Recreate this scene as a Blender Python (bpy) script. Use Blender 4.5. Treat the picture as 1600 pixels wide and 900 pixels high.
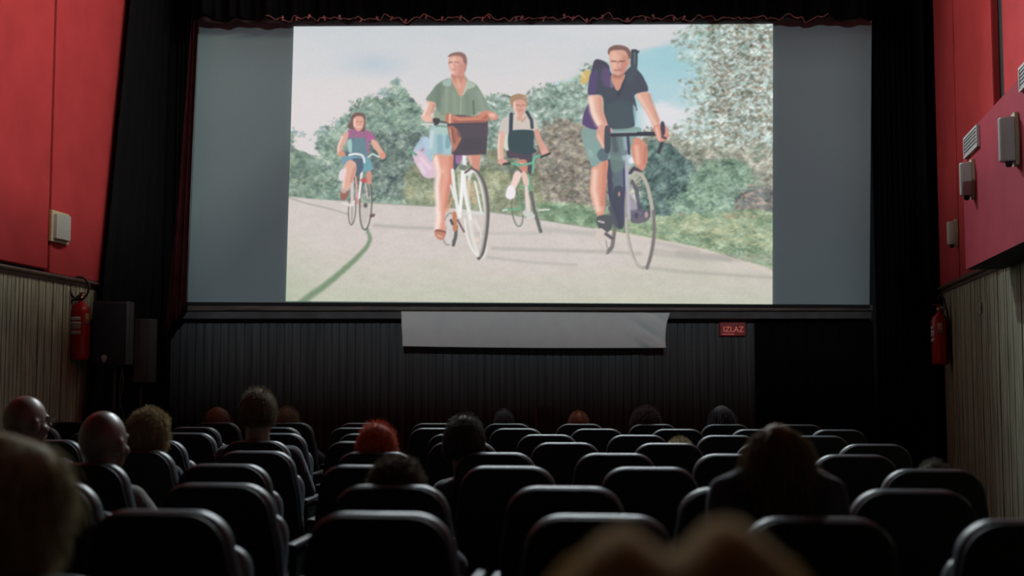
import bpy, bmesh, math, random
import numpy as np
from mathutils import Vector, Matrix, noise
random.seed(4)
for o in list(bpy.data.objects): bpy.data.objects.remove(o)
SC = bpy.context.scene; COL = SC.collection
# ---------------------------------------------------------------- camera, world, lights, exposure
F = 1885.0; CAMZ = 1.3; PH_ = math.atan(141/F)
cam = bpy.data.cameras.new('camera'); cam.lens = F/1600*36; cam.sensor_width = 36; cam.clip_start = .02
cam_o = bpy.data.objects.new('camera', cam); COL.objects.link(cam_o)
cam_o.location = (0, 0, CAMZ); cam_o.rotation_euler = (math.pi/2+PH_, 0, 0); SC.camera = cam_o
cam.dof.use_dof = True; cam.dof.focus_distance = 9.0; cam.dof.aperture_fstop = 1.9
SC.view_settings.view_transform = 'Standard'; SC.view_settings.look = 'None'
SC.view_settings.exposure = 0.0; SC.view_settings.gamma = 1.0; SC.view_settings.use_curve_mapping = False
wd = bpy.data.worlds.new('world'); SC.world = wd; wd.use_nodes = True
wd.node_tree.nodes['Background'].inputs[0].default_value = (.02, .022, .03, 1); wd.node_tree.nodes['Background'].inputs[1].default_value = .05
FILM_GAIN = 1.0          # brightness of the projected film
WASH_W = 172.0           # watts of each side of the trough added to light the side walls
PROJ_W = 2300.0           # stray light of the projector around its picture
FILL_W = 460.0          # watts of each lamp added above the screen to light the audience
# ---------------------------------------------------------------- helpers
def ray(px, py):
    u, v = (px-800)/F, (450-py)/F
    return Vector((u, math.cos(PH_)-v*math.sin(PH_), math.sin(PH_)+v*math.cos(PH_)))
CAM = Vector((0, 0, CAMZ))
def at(px, py, Y):
    d = ray(px, py); return CAM+d*(Y/d.y)
def on_plane(px, py, P, N):
    d = ray(px, py); return CAM+d*((P-CAM).dot(N)/d.dot(N))
LP, LD = Vector((-3.55, 10.5, 0)), Vector((.077, 1, 0)).normalized()
RP, RD = Vector((4.01, 11.2, 0)), Vector((.19, 1, 0)).normalized()
LN = Vector((LD.y, -LD.x, 0)); RN = Vector((-RD.y, RD.x, 0))       # into the room
def onL(px, py, off=0): return on_plane(px, py, LP+LN*off, LN)
def onR(px, py, off=0): return on_plane(px, py, RP+RN*off, RN)
def link(o, parent=None):
    COL.objects.link(o)
    if parent: o.parent = parent
    return o
def tag(o, label=None, cat=None, group=None, kind=None):
    if label: o['label'] = label
    if cat: o['category'] = cat
    if group: o['group'] = group
    if kind: o['kind'] = kind
    return o
def empty(name, loc=(0, 0, 0), rz=0.):
    o = bpy.data.objects.new(name, None); COL.objects.link(o); o.location = loc; o.rotation_euler = (0, 0, rz); o.empty_display_size = .1
    return o
def obj(name, bm, m, parent=None, smooth=False, loc=None):
    me = bpy.data.meshes.new(name)
    bmesh.ops.recalc_face_normals(bm, faces=bm.faces)
    bm.to_mesh(me); bm.free()
    for mm in (m if isinstance(m, (list, tuple)) else [m]): me.materials.append(mm)
    if smooth:
        for p in me.polygons: p.use_smooth = True
    o = bpy.data.objects.new(name, me); link(o, parent)
    if loc is not None: o.location = loc
    return o
def BM(): return bmesh.new()
def box(bm, lo, hi, bev=0., M=None, seg=2, mi=0):
    c = [(a+b)/2 for a, b in zip(lo, hi)]; s = [abs(b-a) for a, b in zip(lo, hi)]
    r = bmesh.ops.create_cube(bm, size=1); vs = r['verts']
    for v in vs: v.co = Vector((v.co.x*s[0]+c[0], v.co.y*s[1]+c[1], v.co.z*s[2]+c[2]))
    if bev > 0:
        es = list({e for v in vs for e in v.link_edges})
        rr = bmesh.ops.bevel(bm, geom=es, offset=min(bev, min(s)*.49), segments=seg, affect='EDGES', profile=.6)
        vs = list({v for f in rr['faces'] for v in f.verts} | {v for v in vs if v.is_valid})
    if M is not None:
        for v in vs: v.co = M @ v.co
    for v in vs:
        for f in v.link_faces: f.material_index = mi
    return vs
def tube(bm, pts, r, n=10, cap=True):
    pts = [Vector(p) for p in pts]; R = r if isinstance(r, (list, tuple)) else [r]*len(pts)
    rings = []; up = None
    for i, p in enumerate(pts):
        t = (pts[min(i+1, len(pts)-1)]-pts[max(i-1, 0)]).normalized()
        if up is None: up = t.orthogonal().normalized()
        a = (up-t*up.dot(t)).normalized(); up = a; b = t.cross(a)
        rings.append([bm.verts.new(p+(a*math.cos(2*math.pi*k/n)+b*math.sin(2*math.pi*k/n))*R[i]) for k in range(n)])
    for A, B in zip(rings, rings[1:]):
        for k in range(n): bm.faces.new((A[k], A[(k+1) % n], B[(k+1) % n], B[k]))
    if cap: bm.faces.new(rings[0][::-1]); bm.faces.new(rings[-1])
def loft(bm, loops, cap=True):
    R = [[bm.verts.new(p) for p in L] for L in loops]; n = len(R[0])
    for A, B in zip(R, R[1:]):
        for k in range(n): bm.faces.new((A[k], A[(k+1) % n], B[(k+1) % n], B[k]))
    if cap: bm.faces.new(R[0][::-1]); bm.faces.new(R[-1])
def lathe(bm, prof, n=20, c=(0, 0, 0)):
    loft(bm, [[(c[0]+r*math.cos(2*math.pi*k/n), c[1]+r*math.sin(2*math.pi*k/n), c[2]+z) for k in range(n)] for r, z in prof])
def sph(bm, c, r, n=14):
    M = Matrix.Translation(c) @ Matrix.Diagonal((*(r if isinstance(r, (tuple, list)) else (r, r, r)), 1))
    return bmesh.ops.create_uvsphere(bm, u_segments=n, v_segments=max(6, n*2//3), radius=1, matrix=M)['verts']
def grid(bm, fn, nu, nv):
    V = [[bm.verts.new(fn(i/nu, j/nv)) for j in range(nv+1)] for i in range(nu+1)]
    for i in range(nu):
        for j in range(nv): bm.faces.new((V[i][j], V[i+1][j], V[i+1][j+1], V[i][j+1]))
def solid(bm, th):
    bmesh.ops.recalc_face_normals(bm, faces=bm.faces)
    bmesh.ops.solidify(bm, geom=bm.faces[:], thickness=th)
def mat(name, col, rough=.7, metal=0., var=.12, scale=8., bump=0., bscale=60., sheen=0., emit=None, estr=0., spec=.5, trans=0., stretch=None):
    m = bpy.data.materials.new(name); m.use_nodes = True; nt = m.node_tree; N = nt.nodes; L = nt.links
    p = N['Principled BSDF']; p.inputs['Roughness'].default_value = rough; p.inputs['Metallic'].default_value = metal
    p.inputs['Specular IOR Level'].default_value = spec
    if sheen: p.inputs['Sheen Weight'].default_value = sheen; p.inputs['Sheen Roughness'].default_value = .5; mc = max(col); p.inputs['Sheen Tint'].default_value = (*[(c/mc)**.8 for c in col], 1)
    tc = N.new('ShaderNodeTexCoord'); vec = tc.outputs['Object']
    if stretch:
        mp = N.new('ShaderNodeMapping'); mp.inputs['Scale'].default_value = stretch; L.new(vec, mp.inputs[0]); vec = mp.outputs[0]
    nz = N.new('ShaderNodeTexNoise'); nz.inputs['Scale'].default_value = scale; nz.inputs['Detail'].default_value = 5; L.new(vec, nz.inputs['Vector'])
    cr = N.new('ShaderNodeValToRGB'); cr.color_ramp.elements[0].position = .3; cr.color_ramp.elements[1].position = .7
    cr.color_ramp.elements[0].color = [c*(1-var) for c in col]+[1]; cr.color_ramp.elements[1].color = [min(1, c*(1+var)) for c in col]+[1]
    L.new(nz.outputs['Fac'], cr.inputs[0]); L.new(cr.outputs[0], p.inputs['Base Color'])
    if bump:
        n2 = N.new('ShaderNodeTexNoise'); n2.inputs['Scale'].default_value = bscale; n2.inputs['Detail'].default_value = 3; L.new(vec, n2.inputs['Vector'])
        b = N.new('ShaderNodeBump'); b.inputs['Strength'].default_value = bump; b.inputs['Distance'].default_value = .01
        L.new(n2.outputs['Fac'], b.inputs['Height']); L.new(b.outputs[0], p.inputs['Normal'])
    if emit: p.inputs['Emission Color'].default_value = (*emit, 1); p.inputs['Emission Strength'].default_value = estr
    if trans:
        tr = N.new('ShaderNodeBsdfTranslucent'); mx = N.new('ShaderNodeMixShader'); mx.inputs[0].default_value = trans
        L.new(cr.outputs[0], tr.inputs[0]); L.new(p.outputs[0], mx.inputs[1]); L.new(tr.outputs[0], mx.inputs[2]); L.new(mx.outputs[0], N['Material Output'].inputs[0])
    return m
M_RED = mat('red fabric wall panel', (.43, .044, .052), .9, var=.10, scale=3, bump=.25, bscale=180, spec=.15)
M_REDBOX = mat('crimson painted bulkhead', (.36, .030, .055), .85, var=.10, scale=3, bump=.1, spec=.15)
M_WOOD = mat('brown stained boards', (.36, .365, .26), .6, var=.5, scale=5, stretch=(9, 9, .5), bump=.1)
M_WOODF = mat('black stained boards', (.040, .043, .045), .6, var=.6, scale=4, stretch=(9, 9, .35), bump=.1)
M_LEDGE = mat('worn wooden ledge', (.13, .085, .065), .5, var=.4, scale=9, bump=.1)
M_BLACK = mat('black paint', (.010, .010, .012), .8)
M_DRAPE = mat('black masking cloth', (.006, .006, .008), 1., spec=.1)
M_VELV = mat('dark red velvet', (.040, .007, .010), .95, var=.3, spec=.1)
M_BRAID = mat('pale red braid', (.45, .14, .12), .6, var=.6, scale=30)
M_CEIL = mat('dark ceiling paint', (.03, .028, .03), .9)
M_REAR = mat('rear wall plaster', (.03, .028, .03), .9)
M_FLOOR = mat('dark linoleum floor', (.02, .018, .018), .5, var=.3)
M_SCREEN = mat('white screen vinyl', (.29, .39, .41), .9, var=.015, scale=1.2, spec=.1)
M_WHITE = mat('white plastic', (.46, .50, .47), .5, var=.04)
M_CREAM = mat('yellowed mounting plate', (.5, .44, .28), .6, var=.1)
M_GRILLE = mat('white painted metal', (.52,.53,.53), .5, var=.04)
M_VOID = mat('dark duct shade', (.03, .03, .035), .9)
M_CAB = mat('black speaker cabinet', (.030, .032, .036), .55, bump=.2, bscale=200)
M_CLOTHG = mat('speaker grille cloth', (.018, .030, .040), .7, bump=.5, bscale=300)
M_SILV = mat('silver badge', (.6, .62, .62), .3, metal=.8)
M_EXT = mat('red enamel', (.50, .012, .02), .3, var=.05)
M_LABEL = mat('white paper label', (.72, .66, .64), .6, var=.05)
M_LABELY = mat('yellow paper label', (.62, .5, .3), .6, var=.05)
M_BRASS = mat('brass valve', (.55, .36, .16), .35, metal=.8)
M_RUBBER = mat('black rubber', (.012, .012, .012), .5)
M_STEEL = mat('dull steel', (.35, .35, .36), .4, metal=.9)
M_BANNER = mat('white cotton banner', (.74, .84, .82), .9, var=.03, bump=.1)
M_SEATF = mat('slate vinyl seat cover', (.075, .098, .108), .40, var=.12, scale=20, bump=.12, bscale=160)
M_SHELL = mat('black moulded seat shell', (.010, .011, .012), .6, spec=.3)
M_ARM = mat('black armrest plastic', (.016, .016, .017), .5, spec=.3)
M_SIGN = mat('red sign box', (.16, .01, .012), .5, emit=(.5, .02, .02), estr=.05)
M_SIGNT = mat('lit red letters', (.6, .2, .15), .5, emit=(.9, .16, .12), estr=.30)
M_LAMP = mat('lamp glass', (.8, .75, .65), .4, emit=(1, .75, .5), estr=1.5)
def spot(name, loc, tgt, w, ang, blend, col, r=.05, parent=None):
    l = bpy.data.lights.new(name, 'SPOT'); l.energy = w; l.spot_size = math.radians(ang); l.spot_blend = blend; l.color = col; l.shadow_soft_size = r
    o = bpy.data.objects.new(name, l); COL.objects.link(o); o.location = loc
    o.rotation_euler = (Vector(tgt)-Vector(loc)).to_track_quat('-Z', 'Y').to_euler()
    if parent: o.parent = parent; o.location = Vector(loc)-parent.location
    return o
# ---------------------------------------------------------------- the room
Y0, Y1, ZC = -7.0, 11.75, 5.6
def lx(Y): return LP.x+.077*(Y-LP.y)
def rx(Y): return RP.x+.19*(Y-RP.y)
def prism(bm, pts, z0, z1):
    a = [bm.verts.new((p[0], p[1], z0)) for p in pts]; b = [bm.verts.new((p[0], p[1], z1)) for p in pts]; n = len(pts)
    bm.faces.new(a[::-1]); bm.faces.new(b)
    for k in range(n): bm.faces.new((a[k], a[(k+1) % n], b[(k+1) % n], b[k]))
bm = BM(); prism(bm, [(lx(Y0), Y0), (rx(Y0), Y0), (rx(Y1), Y1), (lx(Y1), Y1)], -.1, 0); tag(obj('floor', bm, M_FLOOR), kind='structure')
bm = BM(); prism(bm, [(lx(Y0), Y0), (rx(Y0), Y0), (rx(Y1), Y1), (lx(Y1), Y1)], ZC, ZC+.1); tag(obj('ceiling', bm, M_CEIL), kind='structure')
def wallshell(name, x, s, m):
    bm = BM(); prism(bm, [(x(Y0), Y0), (x(Y0)+s*.15, Y0), (x(Y1)+s*.15, Y1), (x(Y1), Y1)], 0, ZC)
    return tag(obj(name, bm, m), kind='structure')
WL = wallshell('wall_left', lx, -1, M_BLACK); WR = wallshell('wall_right', rx, 1, M_BLACK)
bm = BM(); box(bm, (lx(Y1)-.2, Y1, 0), (rx(Y1)+.2, Y1+.15, ZC)); WF = tag(obj('wall_front', bm, M_BLACK), kind='structure')
# rear wall with the projection port cut through it
YR = -5.0; LAMP = Vector((.1, YR-1.1, 4.42))
TX0, TX1, TZ0, TZ1 = -3.3, 3.6, 1.45, 4.78
f = (YR-.15-LAMP.y)/(11.5-LAMP.y)
px0, px1 = LAMP.x+(TX0-LAMP.x)*f, LAMP.x+(TX1-LAMP.x)*f; pz0, pz1 = LAMP.z+(TZ0-LAMP.z)*f, LAMP.z+(TZ1-LAMP.z)*f
bm = BM()
for lo, hi in (((lx(YR)+.02, 0), (px0, ZC)), ((px1, 0), (rx(YR)-.02, ZC)), ((px0, 0), (px1, pz0)), ((px0, pz1), (px1, ZC))):
    box(bm, (lo[0], YR-.17, lo[1]), (hi[0], YR-.15, hi[1]))
tag(obj('wall_rear', bm, M_REAR), kind='structure')
bm = BM(); box(bm, (lx(Y0)-.1, Y0-.1, 0), (rx(Y0)+.1, Y0, ZC)); tag(obj('wall_back', bm, M_REAR), kind='structure')
# side wall cladding: boards, ledge, red panels
def wp(P, D, Nn, Y, z, off):          # point on a side wall at depth Y, height z, standing off the wall
    t = (Y-P.y)/D.y; q = P+D*t; return Vector((q.x+Nn.x*off, q.y+Nn.y*off, z))
def boards(bm, fn, a0, a1, z0, z1, pitch, seed):
    r = random.Random(seed); a = a0; V = []
    while a < a1:
        w = pitch*r.uniform(.85, 1.15); e = min(a+w, a1); d = .018+r.uniform(-.003, .003)
        V += [(a, .002), (a+.004, .002), (a+.006, d), (e-.004, d), (e-.002, .002)]; a = e
    A = [bm.verts.new(fn(s, z0, o)) for s, o in V]; B = [bm.verts.new(fn(s, z1, o)) for s, o in V]
    for i in range(len(V)-1): bm.faces.new((A[i], A[i+1], B[i+1], B[i]))
def panel(name, P, D, Nn, parent, m, Ya, Yb, za0, za1, zb0, zb1, th, off=.0, bev=.006):
    bm = BM(); c = [(Ya, za0), (Yb, zb0), (Yb, zb1), (Ya, za1)]
    a = [bm.verts.new(wp(P, D, Nn, y, z, off)) for y, z in c]; b = [bm.verts.new(wp(P, D, Nn, y, z, off+th)) for y, z in c]
    bm.faces.new(a); bm.faces.new(b[::-1])
    for k in range(4): bm.faces.new((a[k], b[k], b[(k+1) % 4], a[(k+1) % 4]))
    bmesh.ops.bevel(bm, geom=[e for e in bm.edges], offset=bev, segments=2, affect='EDGES')
    o = obj(name, bm, m, parent); o['kind'] = 'structure'; return o
Lw = lambda Y, z, off: wp(LP, LD, LN, Y, z, off)
Rw = lambda Y, z, off: wp(RP, RD, RN, Y, z, off)
zl0 = onL(0, 424).z; ledL = 2.09
bm = BM(); boards(bm, Lw, Y0+.05, 11.0, 0, 2.06, .058, 1); obj('board_wainscot', bm, M_WOOD, WL)['kind'] = 'structure'
bm = BM(); boards(bm, Rw, Y0+.05, 11.1, 0, 2.10, .058, 2); obj('board_wainscot', bm, M_WOOD, WR)['kind'] = 'structure'
def ledge(nm, P, D, Nn, parent, Ya, Yb, z):
    bm = BM(); sec = [(0, z-.04), (.035, z-.04), (.04, z-.02), (.065, z-.012), (.07, z), (.065, z+.012), (0, z+.016)]
    loft(bm, [[wp(P, D, Nn, Y, zz, o) for o, zz in sec] for Y in (Ya, Yb)]); o = obj(nm, bm, M_LEDGE, parent); o['kind'] = 'structure'
ledge('wooden_ledge', LP, LD, LN, WL, Y0+.05, 10.75, 2.10)
ledge('wooden_ledge', RP, RD, RN, WR, Y0+.05, 11.05, 2.12)
Ys = onL(72, 200).y
yy = Ys
panel('red_panel', LP, LD, LN, WL, M_RED, Ys+.015, onL(192, 200).y, 2.115, 5.58, 2.115, 5.58, .05)
for k in range(5):
    a, b = yy-2.4, yy
    if a < Y0+.05: a = Y0+.05
    panel('red_panel', LP, LD, LN, WL, M_RED, a+.01, b-.01, 2.14, 5.58, 2.14, 5.58, .05); yy = a
    if a <= Y0+.06: break
RS = onR(1501, 120).y; RG0 = onR(1561, 60).y; RG1 = onR(1578, 60).y; RB = onR(1472, 220).y
panel('red_panel', RP, RD, RN, WR, M_RED, RS+.012, RB, 2.135, 5.58, 2.135, 5.58, .05)
panel('red_panel', RP, RD, RN, WR, M_RED, RG0, RS-.012, 2.135, 5.58, 2.135, 5.58, .05)
yy = RG1
for k in range(6):
    a = max(yy-2.4, Y0+.05)
    panel('red_panel', RP, RD, RN, WR, M_RED, a+.01, yy-.01, 2.135, 5.58, 2.135, 5.58, .05); yy = a
    if a <= Y0+.06: break
# bulkhead box along the right wall
BO = .30
b0 = onR(1508, 300, BO).y; zt = onR(1506, 216, BO).z; zb = onR(1514, 419, BO).z
bm = BM(); c = [(-1.0, zb), (b0, zb), (b0, zt), (-1.0, zt)]
a_ = [bm.verts.new(wp(RP, RD, RN, y, z, .051)) for y, z in c]; b_ = [bm.verts.new(wp(RP, RD, RN, y, z, BO)) for y, z in c]
for q in (a_, b_[::-1]): bm.faces.new(q)
for k in range(4): bm.faces.new((a_[k], b_[k], b_[(k+1) % 4], a_[(k+1) % 4]))
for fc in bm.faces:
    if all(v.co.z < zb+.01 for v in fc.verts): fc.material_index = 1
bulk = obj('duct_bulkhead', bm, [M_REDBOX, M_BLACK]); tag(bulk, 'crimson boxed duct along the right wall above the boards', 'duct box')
# front wall: boards and ledge under the screen, dark doorway to the right
Fw = lambda X, z, off: Vector((X, Y1-off, z))
xb0, xb1 = at(236, 560, Y1).x, at(1180, 560, Y1).x
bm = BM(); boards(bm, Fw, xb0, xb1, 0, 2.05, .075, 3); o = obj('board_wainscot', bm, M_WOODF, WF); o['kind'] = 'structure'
SB = at(288, 472, 11.5).z
pa, pb = at(286, 480, 11.55), at(1360, 484, 11.55)
bm = BM(); box(bm, (pa.x, 11.50, SB-.16), (pb.x, 11.74, SB-.09), .008); o = obj('trim_1', bm, mat('dark sill board', (.05, .05, .052), .6, var=.4, scale=6)); tag(o, kind='structure')
bm = BM(); box(bm, (pa.x, 11.46, SB-.085), (pb.x, 11.74, SB-.03), .008); o = obj('trim_2', bm, mat('brown batten', (.06, .045, .032), .5, var=.8, scale=12, stretch=(.3, 3, 3))); tag(o, kind='structure')
# ---------------------------------------------------------------- the screen and the film on it
SY = 11.46
scr = empty('projection_screen', (0, SY, 2.0)); tag(scr, 'big white cinema screen with grey unlit side bands', 'screen')
q = [at(289, 472, SY), at(1358.5, 476, SY), at(1362, 28, SY), at(310, 30, SY)]
bm = BM()
def bil(Q, s, t): return (Q[0]*(1-s)+Q[1]*s)*(1-t)+(Q[3]*(1-s)+Q[2]*s)*t
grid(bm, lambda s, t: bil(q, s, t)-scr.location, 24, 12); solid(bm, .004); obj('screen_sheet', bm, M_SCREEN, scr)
bm = BM(); tube(bm, [q[0]-scr.location+Vector((0, .0, -.02)), q[1]-scr.location+Vector((0, .0, -.02))], .014, 8); obj('bottom_bar', bm, M_BLACK, scr)
# ---------------------------------------------------------------- the film frame on the screen (flat picture, painted with numpy)
PX0, PY0, PS = 440.0, 32.0, 2.0
PW, PH = int(776*PS), int(450*PS)
def vnoise(w, h, cell, seed, asp=1.0):
    r = np.random.RandomState(seed)
    gw, gh = int(w/(cell*asp))+3, int(h/cell)+3
    g = r.rand(gh, gw)
    x = np.arange(w)/(cell*asp); y = np.arange(h)/cell
    xi = x.astype(int); yi = y.astype(int); fx = x-xi; fy = y-yi
    fx = fx*fx*(3-2*fx); fy = fy*fy*(3-2*fy)
    a = g[np.ix_(yi, xi)]; b = g[np.ix_(yi, xi+1)]; c = g[np.ix_(yi+1, xi)]; d = g[np.ix_(yi+1, xi+1)]
    fx = fx[None, :]; fy = fy[:, None]
    return (a*(1-fx)+b*fx)*(1-fy)+(c*(1-fx)+d*fx)*fy
def fbm(w, h, cell, seed, asp=1.0, oc=4):
    s = 0; t = 0; k = 1.0
    for i in range(oc):
        s = s+k*vnoise(w, h, max(cell/2**i, 1.2), seed+i*7, asp); t += k; k *= .6
    return s/t
def spline(p, n=5):
    p = [np.array(q[:2], float) for q in p]; m = len(p); out = []
    for i in range(m):
        a, b, c, d = p[(i-1) % m], p[i], p[(i+1) % m], p[(i+2) % m]
        for k in range(n):
            t = k/n
            out.append(.5*((2*b)+(c-a)*t+(2*a-5*b+4*c-d)*t*t+(3*b-3*c+d-a)*t**3))
    return np.array(out)
class Canvas:
    def __init__(s):
        s.a = np.zeros((PH, PW, 3))
        s.X, s.Y = np.meshgrid(PX0+(np.arange(PW)+.5)/PS, PY0+(np.arange(PH)+.5)/PS)
        s.o = (0., 0., 1.)
    def tf(s, p): return [(s.o[0]+q[0]*s.o[2], s.o[1]+q[1]*s.o[2])+tuple(q[2:]) for q in p]
    def box(s, x0, y0, x1, y1):
        return (slice(max(0, int((y0-PY0)*PS)), max(0, min(PH, int((y1-PY0)*PS)+1))), slice(max(0, int((x0-PX0)*PS)), max(0, min(PW, int((x1-PX0)*PS)+1))))
    def put(s, b, cov, col):
        cov = cov[..., None]; s.a[b] = s.a[b]*(1-cov)+np.array(col)*cov
    def polymask(s, P, soft):
        x0, y0 = P.min(0)-soft-1; x1, y1 = P.max(0)+soft+1
        b = s.box(x0, y0, x1, y1); X = s.X[b]; Y = s.Y[b]
        ins = np.zeros(X.shape, bool); dm = np.full(X.shape, 1e9)
        n = len(P)
        for i in range(n):
            ax, ay = P[i]; bx, by = P[(i+1) % n]
            if ay != by:
                c = ((ay > Y) != (by > Y)) & (X < (bx-ax)*(Y-ay)/(by-ay)+ax); ins ^= c
            dx, dy = bx-ax, by-ay; L = dx*dx+dy*dy+1e-9
            t = np.clip(((X-ax)*dx+(Y-ay)*dy)/L, 0, 1)
            dm = np.minimum(dm, (X-ax-t*dx)**2+(Y-ay-t*dy)**2)
        sd = np.where(ins, 1, -1)*np.sqrt(dm)
        return b, np.clip(.5+sd/soft, 0, 1)
    def poly(s, pts, col, al=1., soft=1.2, sm=True):
        P = s.tf(pts); P = spline(P) if sm else np.array(P, float)
        b, c = s.polymask(P, soft); s.put(b, c*al, col)
    def line(s, pts, w, col, al=1., soft=1.0):
        P = s.tf(pts)
        if 4 <= len(P) < 12:
            Q = [np.array((q[0], q[1], q[2] if len(q) > 2 else w)) for q in P]; Q = [2*Q[0]-Q[1]]+Q+[2*Q[-1]-Q[-2]]; P = []
            for i in range(1, len(Q)-2):
                for j in range(4):
                    t = j/4; P.append(tuple(.5*(2*Q[i]+(Q[i+1]-Q[i-1])*t+(2*Q[i-1]-5*Q[i]+4*Q[i+1]-Q[i+2])*t*t+(3*Q[i]-3*Q[i+1]+Q[i+2]-Q[i-1])*t**3)))
            P.append(tuple(Q[-2]))
        W = [q[2] if len(q) > 2 else w for q in P]
        xs = [q[0] for q in P]; ys = [q[1] for q in P]; m = max(W)+soft+1
        b = s.box(min(xs)-m, min(ys)-m, max(xs)+m, max(ys)+m); X = s.X[b]; Y = s.Y[b]
        cov = np.zeros(X.shape)
        for i in range(len(P)-1):
            ax, ay = P[i][:2]; dx, dy = P[i+1][0]-ax, P[i+1][1]-ay; L = dx*dx+dy*dy+1e-9
            t = np.clip(((X-ax)*dx+(Y-ay)*dy)/L, 0, 1)
            d = np.sqrt((X-ax-t*dx)**2+(Y-ay-t*dy)**2); ww = (W[i]*(1-t)+W[i+1]*t)/2
            cov = np.maximum(cov, np.clip(.5+(ww-d)/soft, 0, 1))
        s.put(b, cov*al, col)
    def ell(s, cx, cy, rx, ry, rot, col, al=1., soft=1.2):
        k = s.o[2]; cx, cy = s.o[0]+cx*k, s.o[1]+cy*k; rx *= k; ry *= k
        m = max(rx, ry)+soft; b = s.box(cx-m, cy-m, cx+m, cy+m); X = s.X[b]-cx; Y = s.Y[b]-cy
        c, q = math.cos(math.radians(rot)), math.sin(math.radians(rot))
        u = (X*c+Y*q)/rx; v = (-X*q+Y*c)/ry; r = np.sqrt(u*u+v*v)
        s.put(b, np.clip(.5+(1-r)*min(rx, ry)/soft, 0, 1)*al, col)
    def ring(s, cx, cy, rx, ry, rot, w, col, al=1., soft=1.0, wy=None):
        k = s.o[2]; cx, cy = s.o[0]+cx*k, s.o[1]+cy*k; rx *= k; ry *= k
        m = max(rx, ry)+w+soft; b = s.box(cx-m, cy-m, cx+m, cy+m); X = s.X[b]-cx; Y = s.Y[b]-cy
        c, q = math.cos(math.radians(rot)), math.sin(math.radians(rot))
        u = (X*c+Y*q); v = (-X*q+Y*c); r = np.sqrt((u/rx)**2+(v/ry)**2)+1e-6
        g = np.sqrt((u/rx**2)**2+(v/ry**2)**2)/r+1e-9
        d = np.abs(r-1)/g
        s.put(b, np.clip(.5+(w/2-d)/soft, 0, 1)*al, col)
def paint_film():
    C = Canvas(); X, Y = C.X, C.Y; w, h = PW, PH
    mix = lambda a, b, t: a*(1-t[..., None])+b*t[..., None]
    cl = lambda v: np.clip(v, 0, 1)
    A = lambda *v: np.array(v, float)
    n1 = fbm(w, h, 110, 3, 2.2); n2 = fbm(w, h, 50, 9, 2.5)
    sky = mix(A(199, 205, 209), A(217, 210, 210), cl((Y-50)/110+(n1-.5)*1.2))
    sky = mix(sky, A(176, 194, 206), cl(1-np.hypot((X-585)/70, (Y-100)/26))*.8*cl(n2*1.6))
    sky = mix(sky, A(222, 222, 224), cl((X-700)/300)*.4*cl((90-Y)/60))
    # cyan opening on the right
    edge = 148-(X-820)*.40+(n2-.5)*26
    cy = cl((Y-edge)/14)*cl((X-800)/60)
    sky = mix(sky, mix(A(165, 204, 214), A(145, 198, 208), cl(n1*2-.5)), cy*.95)
    wht = cl((Y-150+(n2-.5)*40)/16)*cl((X-990)/20)
    sky = mix(sky, A(226, 222, 226), wht*.9)
    C.a[:] = sky
    # distant hedge masks
    rs = np.random.RandomState(5)
    wob = (fbm(w, h, 9, 21, 1.0, 3)-.5)+(fbm(w, h, 5, 22, 1.0, 2)-.5)*.7
    tex = fbm(w, h, 5, 23, 1.3, 3)-.5; tex2 = fbm(w, h, 26, 24, 1.2, 3)-.5; veg = np.zeros((h, w))
    def region(pts, amp, soft=1.5, sub=True):
        P = spline(pts, 4)
        x0, y0 = P.min(0)-12; x1, y1 = P.max(0)+12
        b = C.box(x0, y0, x1, y1); XX = C.X[b]+wob[b]*amp*1.3; YY = C.Y[b]+wob[b]*amp
        ins = np.zeros(XX.shape, bool); n = len(P)
        for i in range(n):
            ax, ay = P[i]; bx, by = P[(i+1) % n]
            if ay != by: ins ^= ((ay > YY) != (by > YY)) & (XX < (bx-ax)*(YY-ay)/(by-ay)+ax)
        return b, ins.astype(float)
    def leaves(b, m, cols, n, size=(1.6, 3.6), seed=1, al=.75, asp=1.6, rot=None):
        r = np.random.RandomState(seed)
        ys, xs = np.nonzero(m > .5)
        if len(ys) == 0: return
        x0 = PX0+b[1].start/PS; y0 = PY0+b[0].start/PS
        pick = r.randint(0, len(ys), n)
        for k in pick:
            x, y = x0+xs[k]/PS, y0+ys[k]/PS
            c = cols[r.randint(len(cols))]; sz = r.uniform(*size)
            j = r.uniform(-12, 12)
            C.ell(x, y, sz*asp, sz*.75, r.uniform(-60, 60) if rot is None else rot+r.uniform(-25, 25), (c[0]+j, c[1]+j, c[2]+j), al*r.uniform(.4, 1), 1.6)
    def shade(b, m, dark, light, seed, cell=26, asp=1.3):
        t = cl(fbm(w, h, cell, seed, asp)[b]*2.2-.6)
        veg[b] = np.maximum(veg[b], m)
        C.a[b] = C.a[b]*(1-m[..., None])+mix(A(*dark), A(*light), t)*m[..., None]
    # far band at the left and wispy saplings
    b, m = region([(440, 236), (452, 205), (460, 212), (458, 232), (476, 237), (492, 246), (510, 240), (530, 236), (700, 230), (700, 320), (440, 312)], 9)
    shade(b, m, (88, 122, 108), (128, 158, 132), 31); leaves(b, m, [(95, 135, 118), (140, 165, 135), (75, 105, 98), (120, 150, 120)], 900, seed=2)
    b, m = region([(500, 250), (496, 214), (520, 200), (532, 186), (548, 178), (556, 160), (578, 152), (596, 150), (612, 140), (620, 119), (628, 134), (642, 150), (656, 168), (672, 182), (684, 200), (700, 320), (520, 320)], 16)
    shade(b, m, (84, 118, 108), (132, 165, 142), 33)
    leaves(b, m, [(98, 145, 128), (150, 182, 158), (78, 108, 104), (120, 155, 130), (165, 180, 165)], 1900, seed=3)
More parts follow.
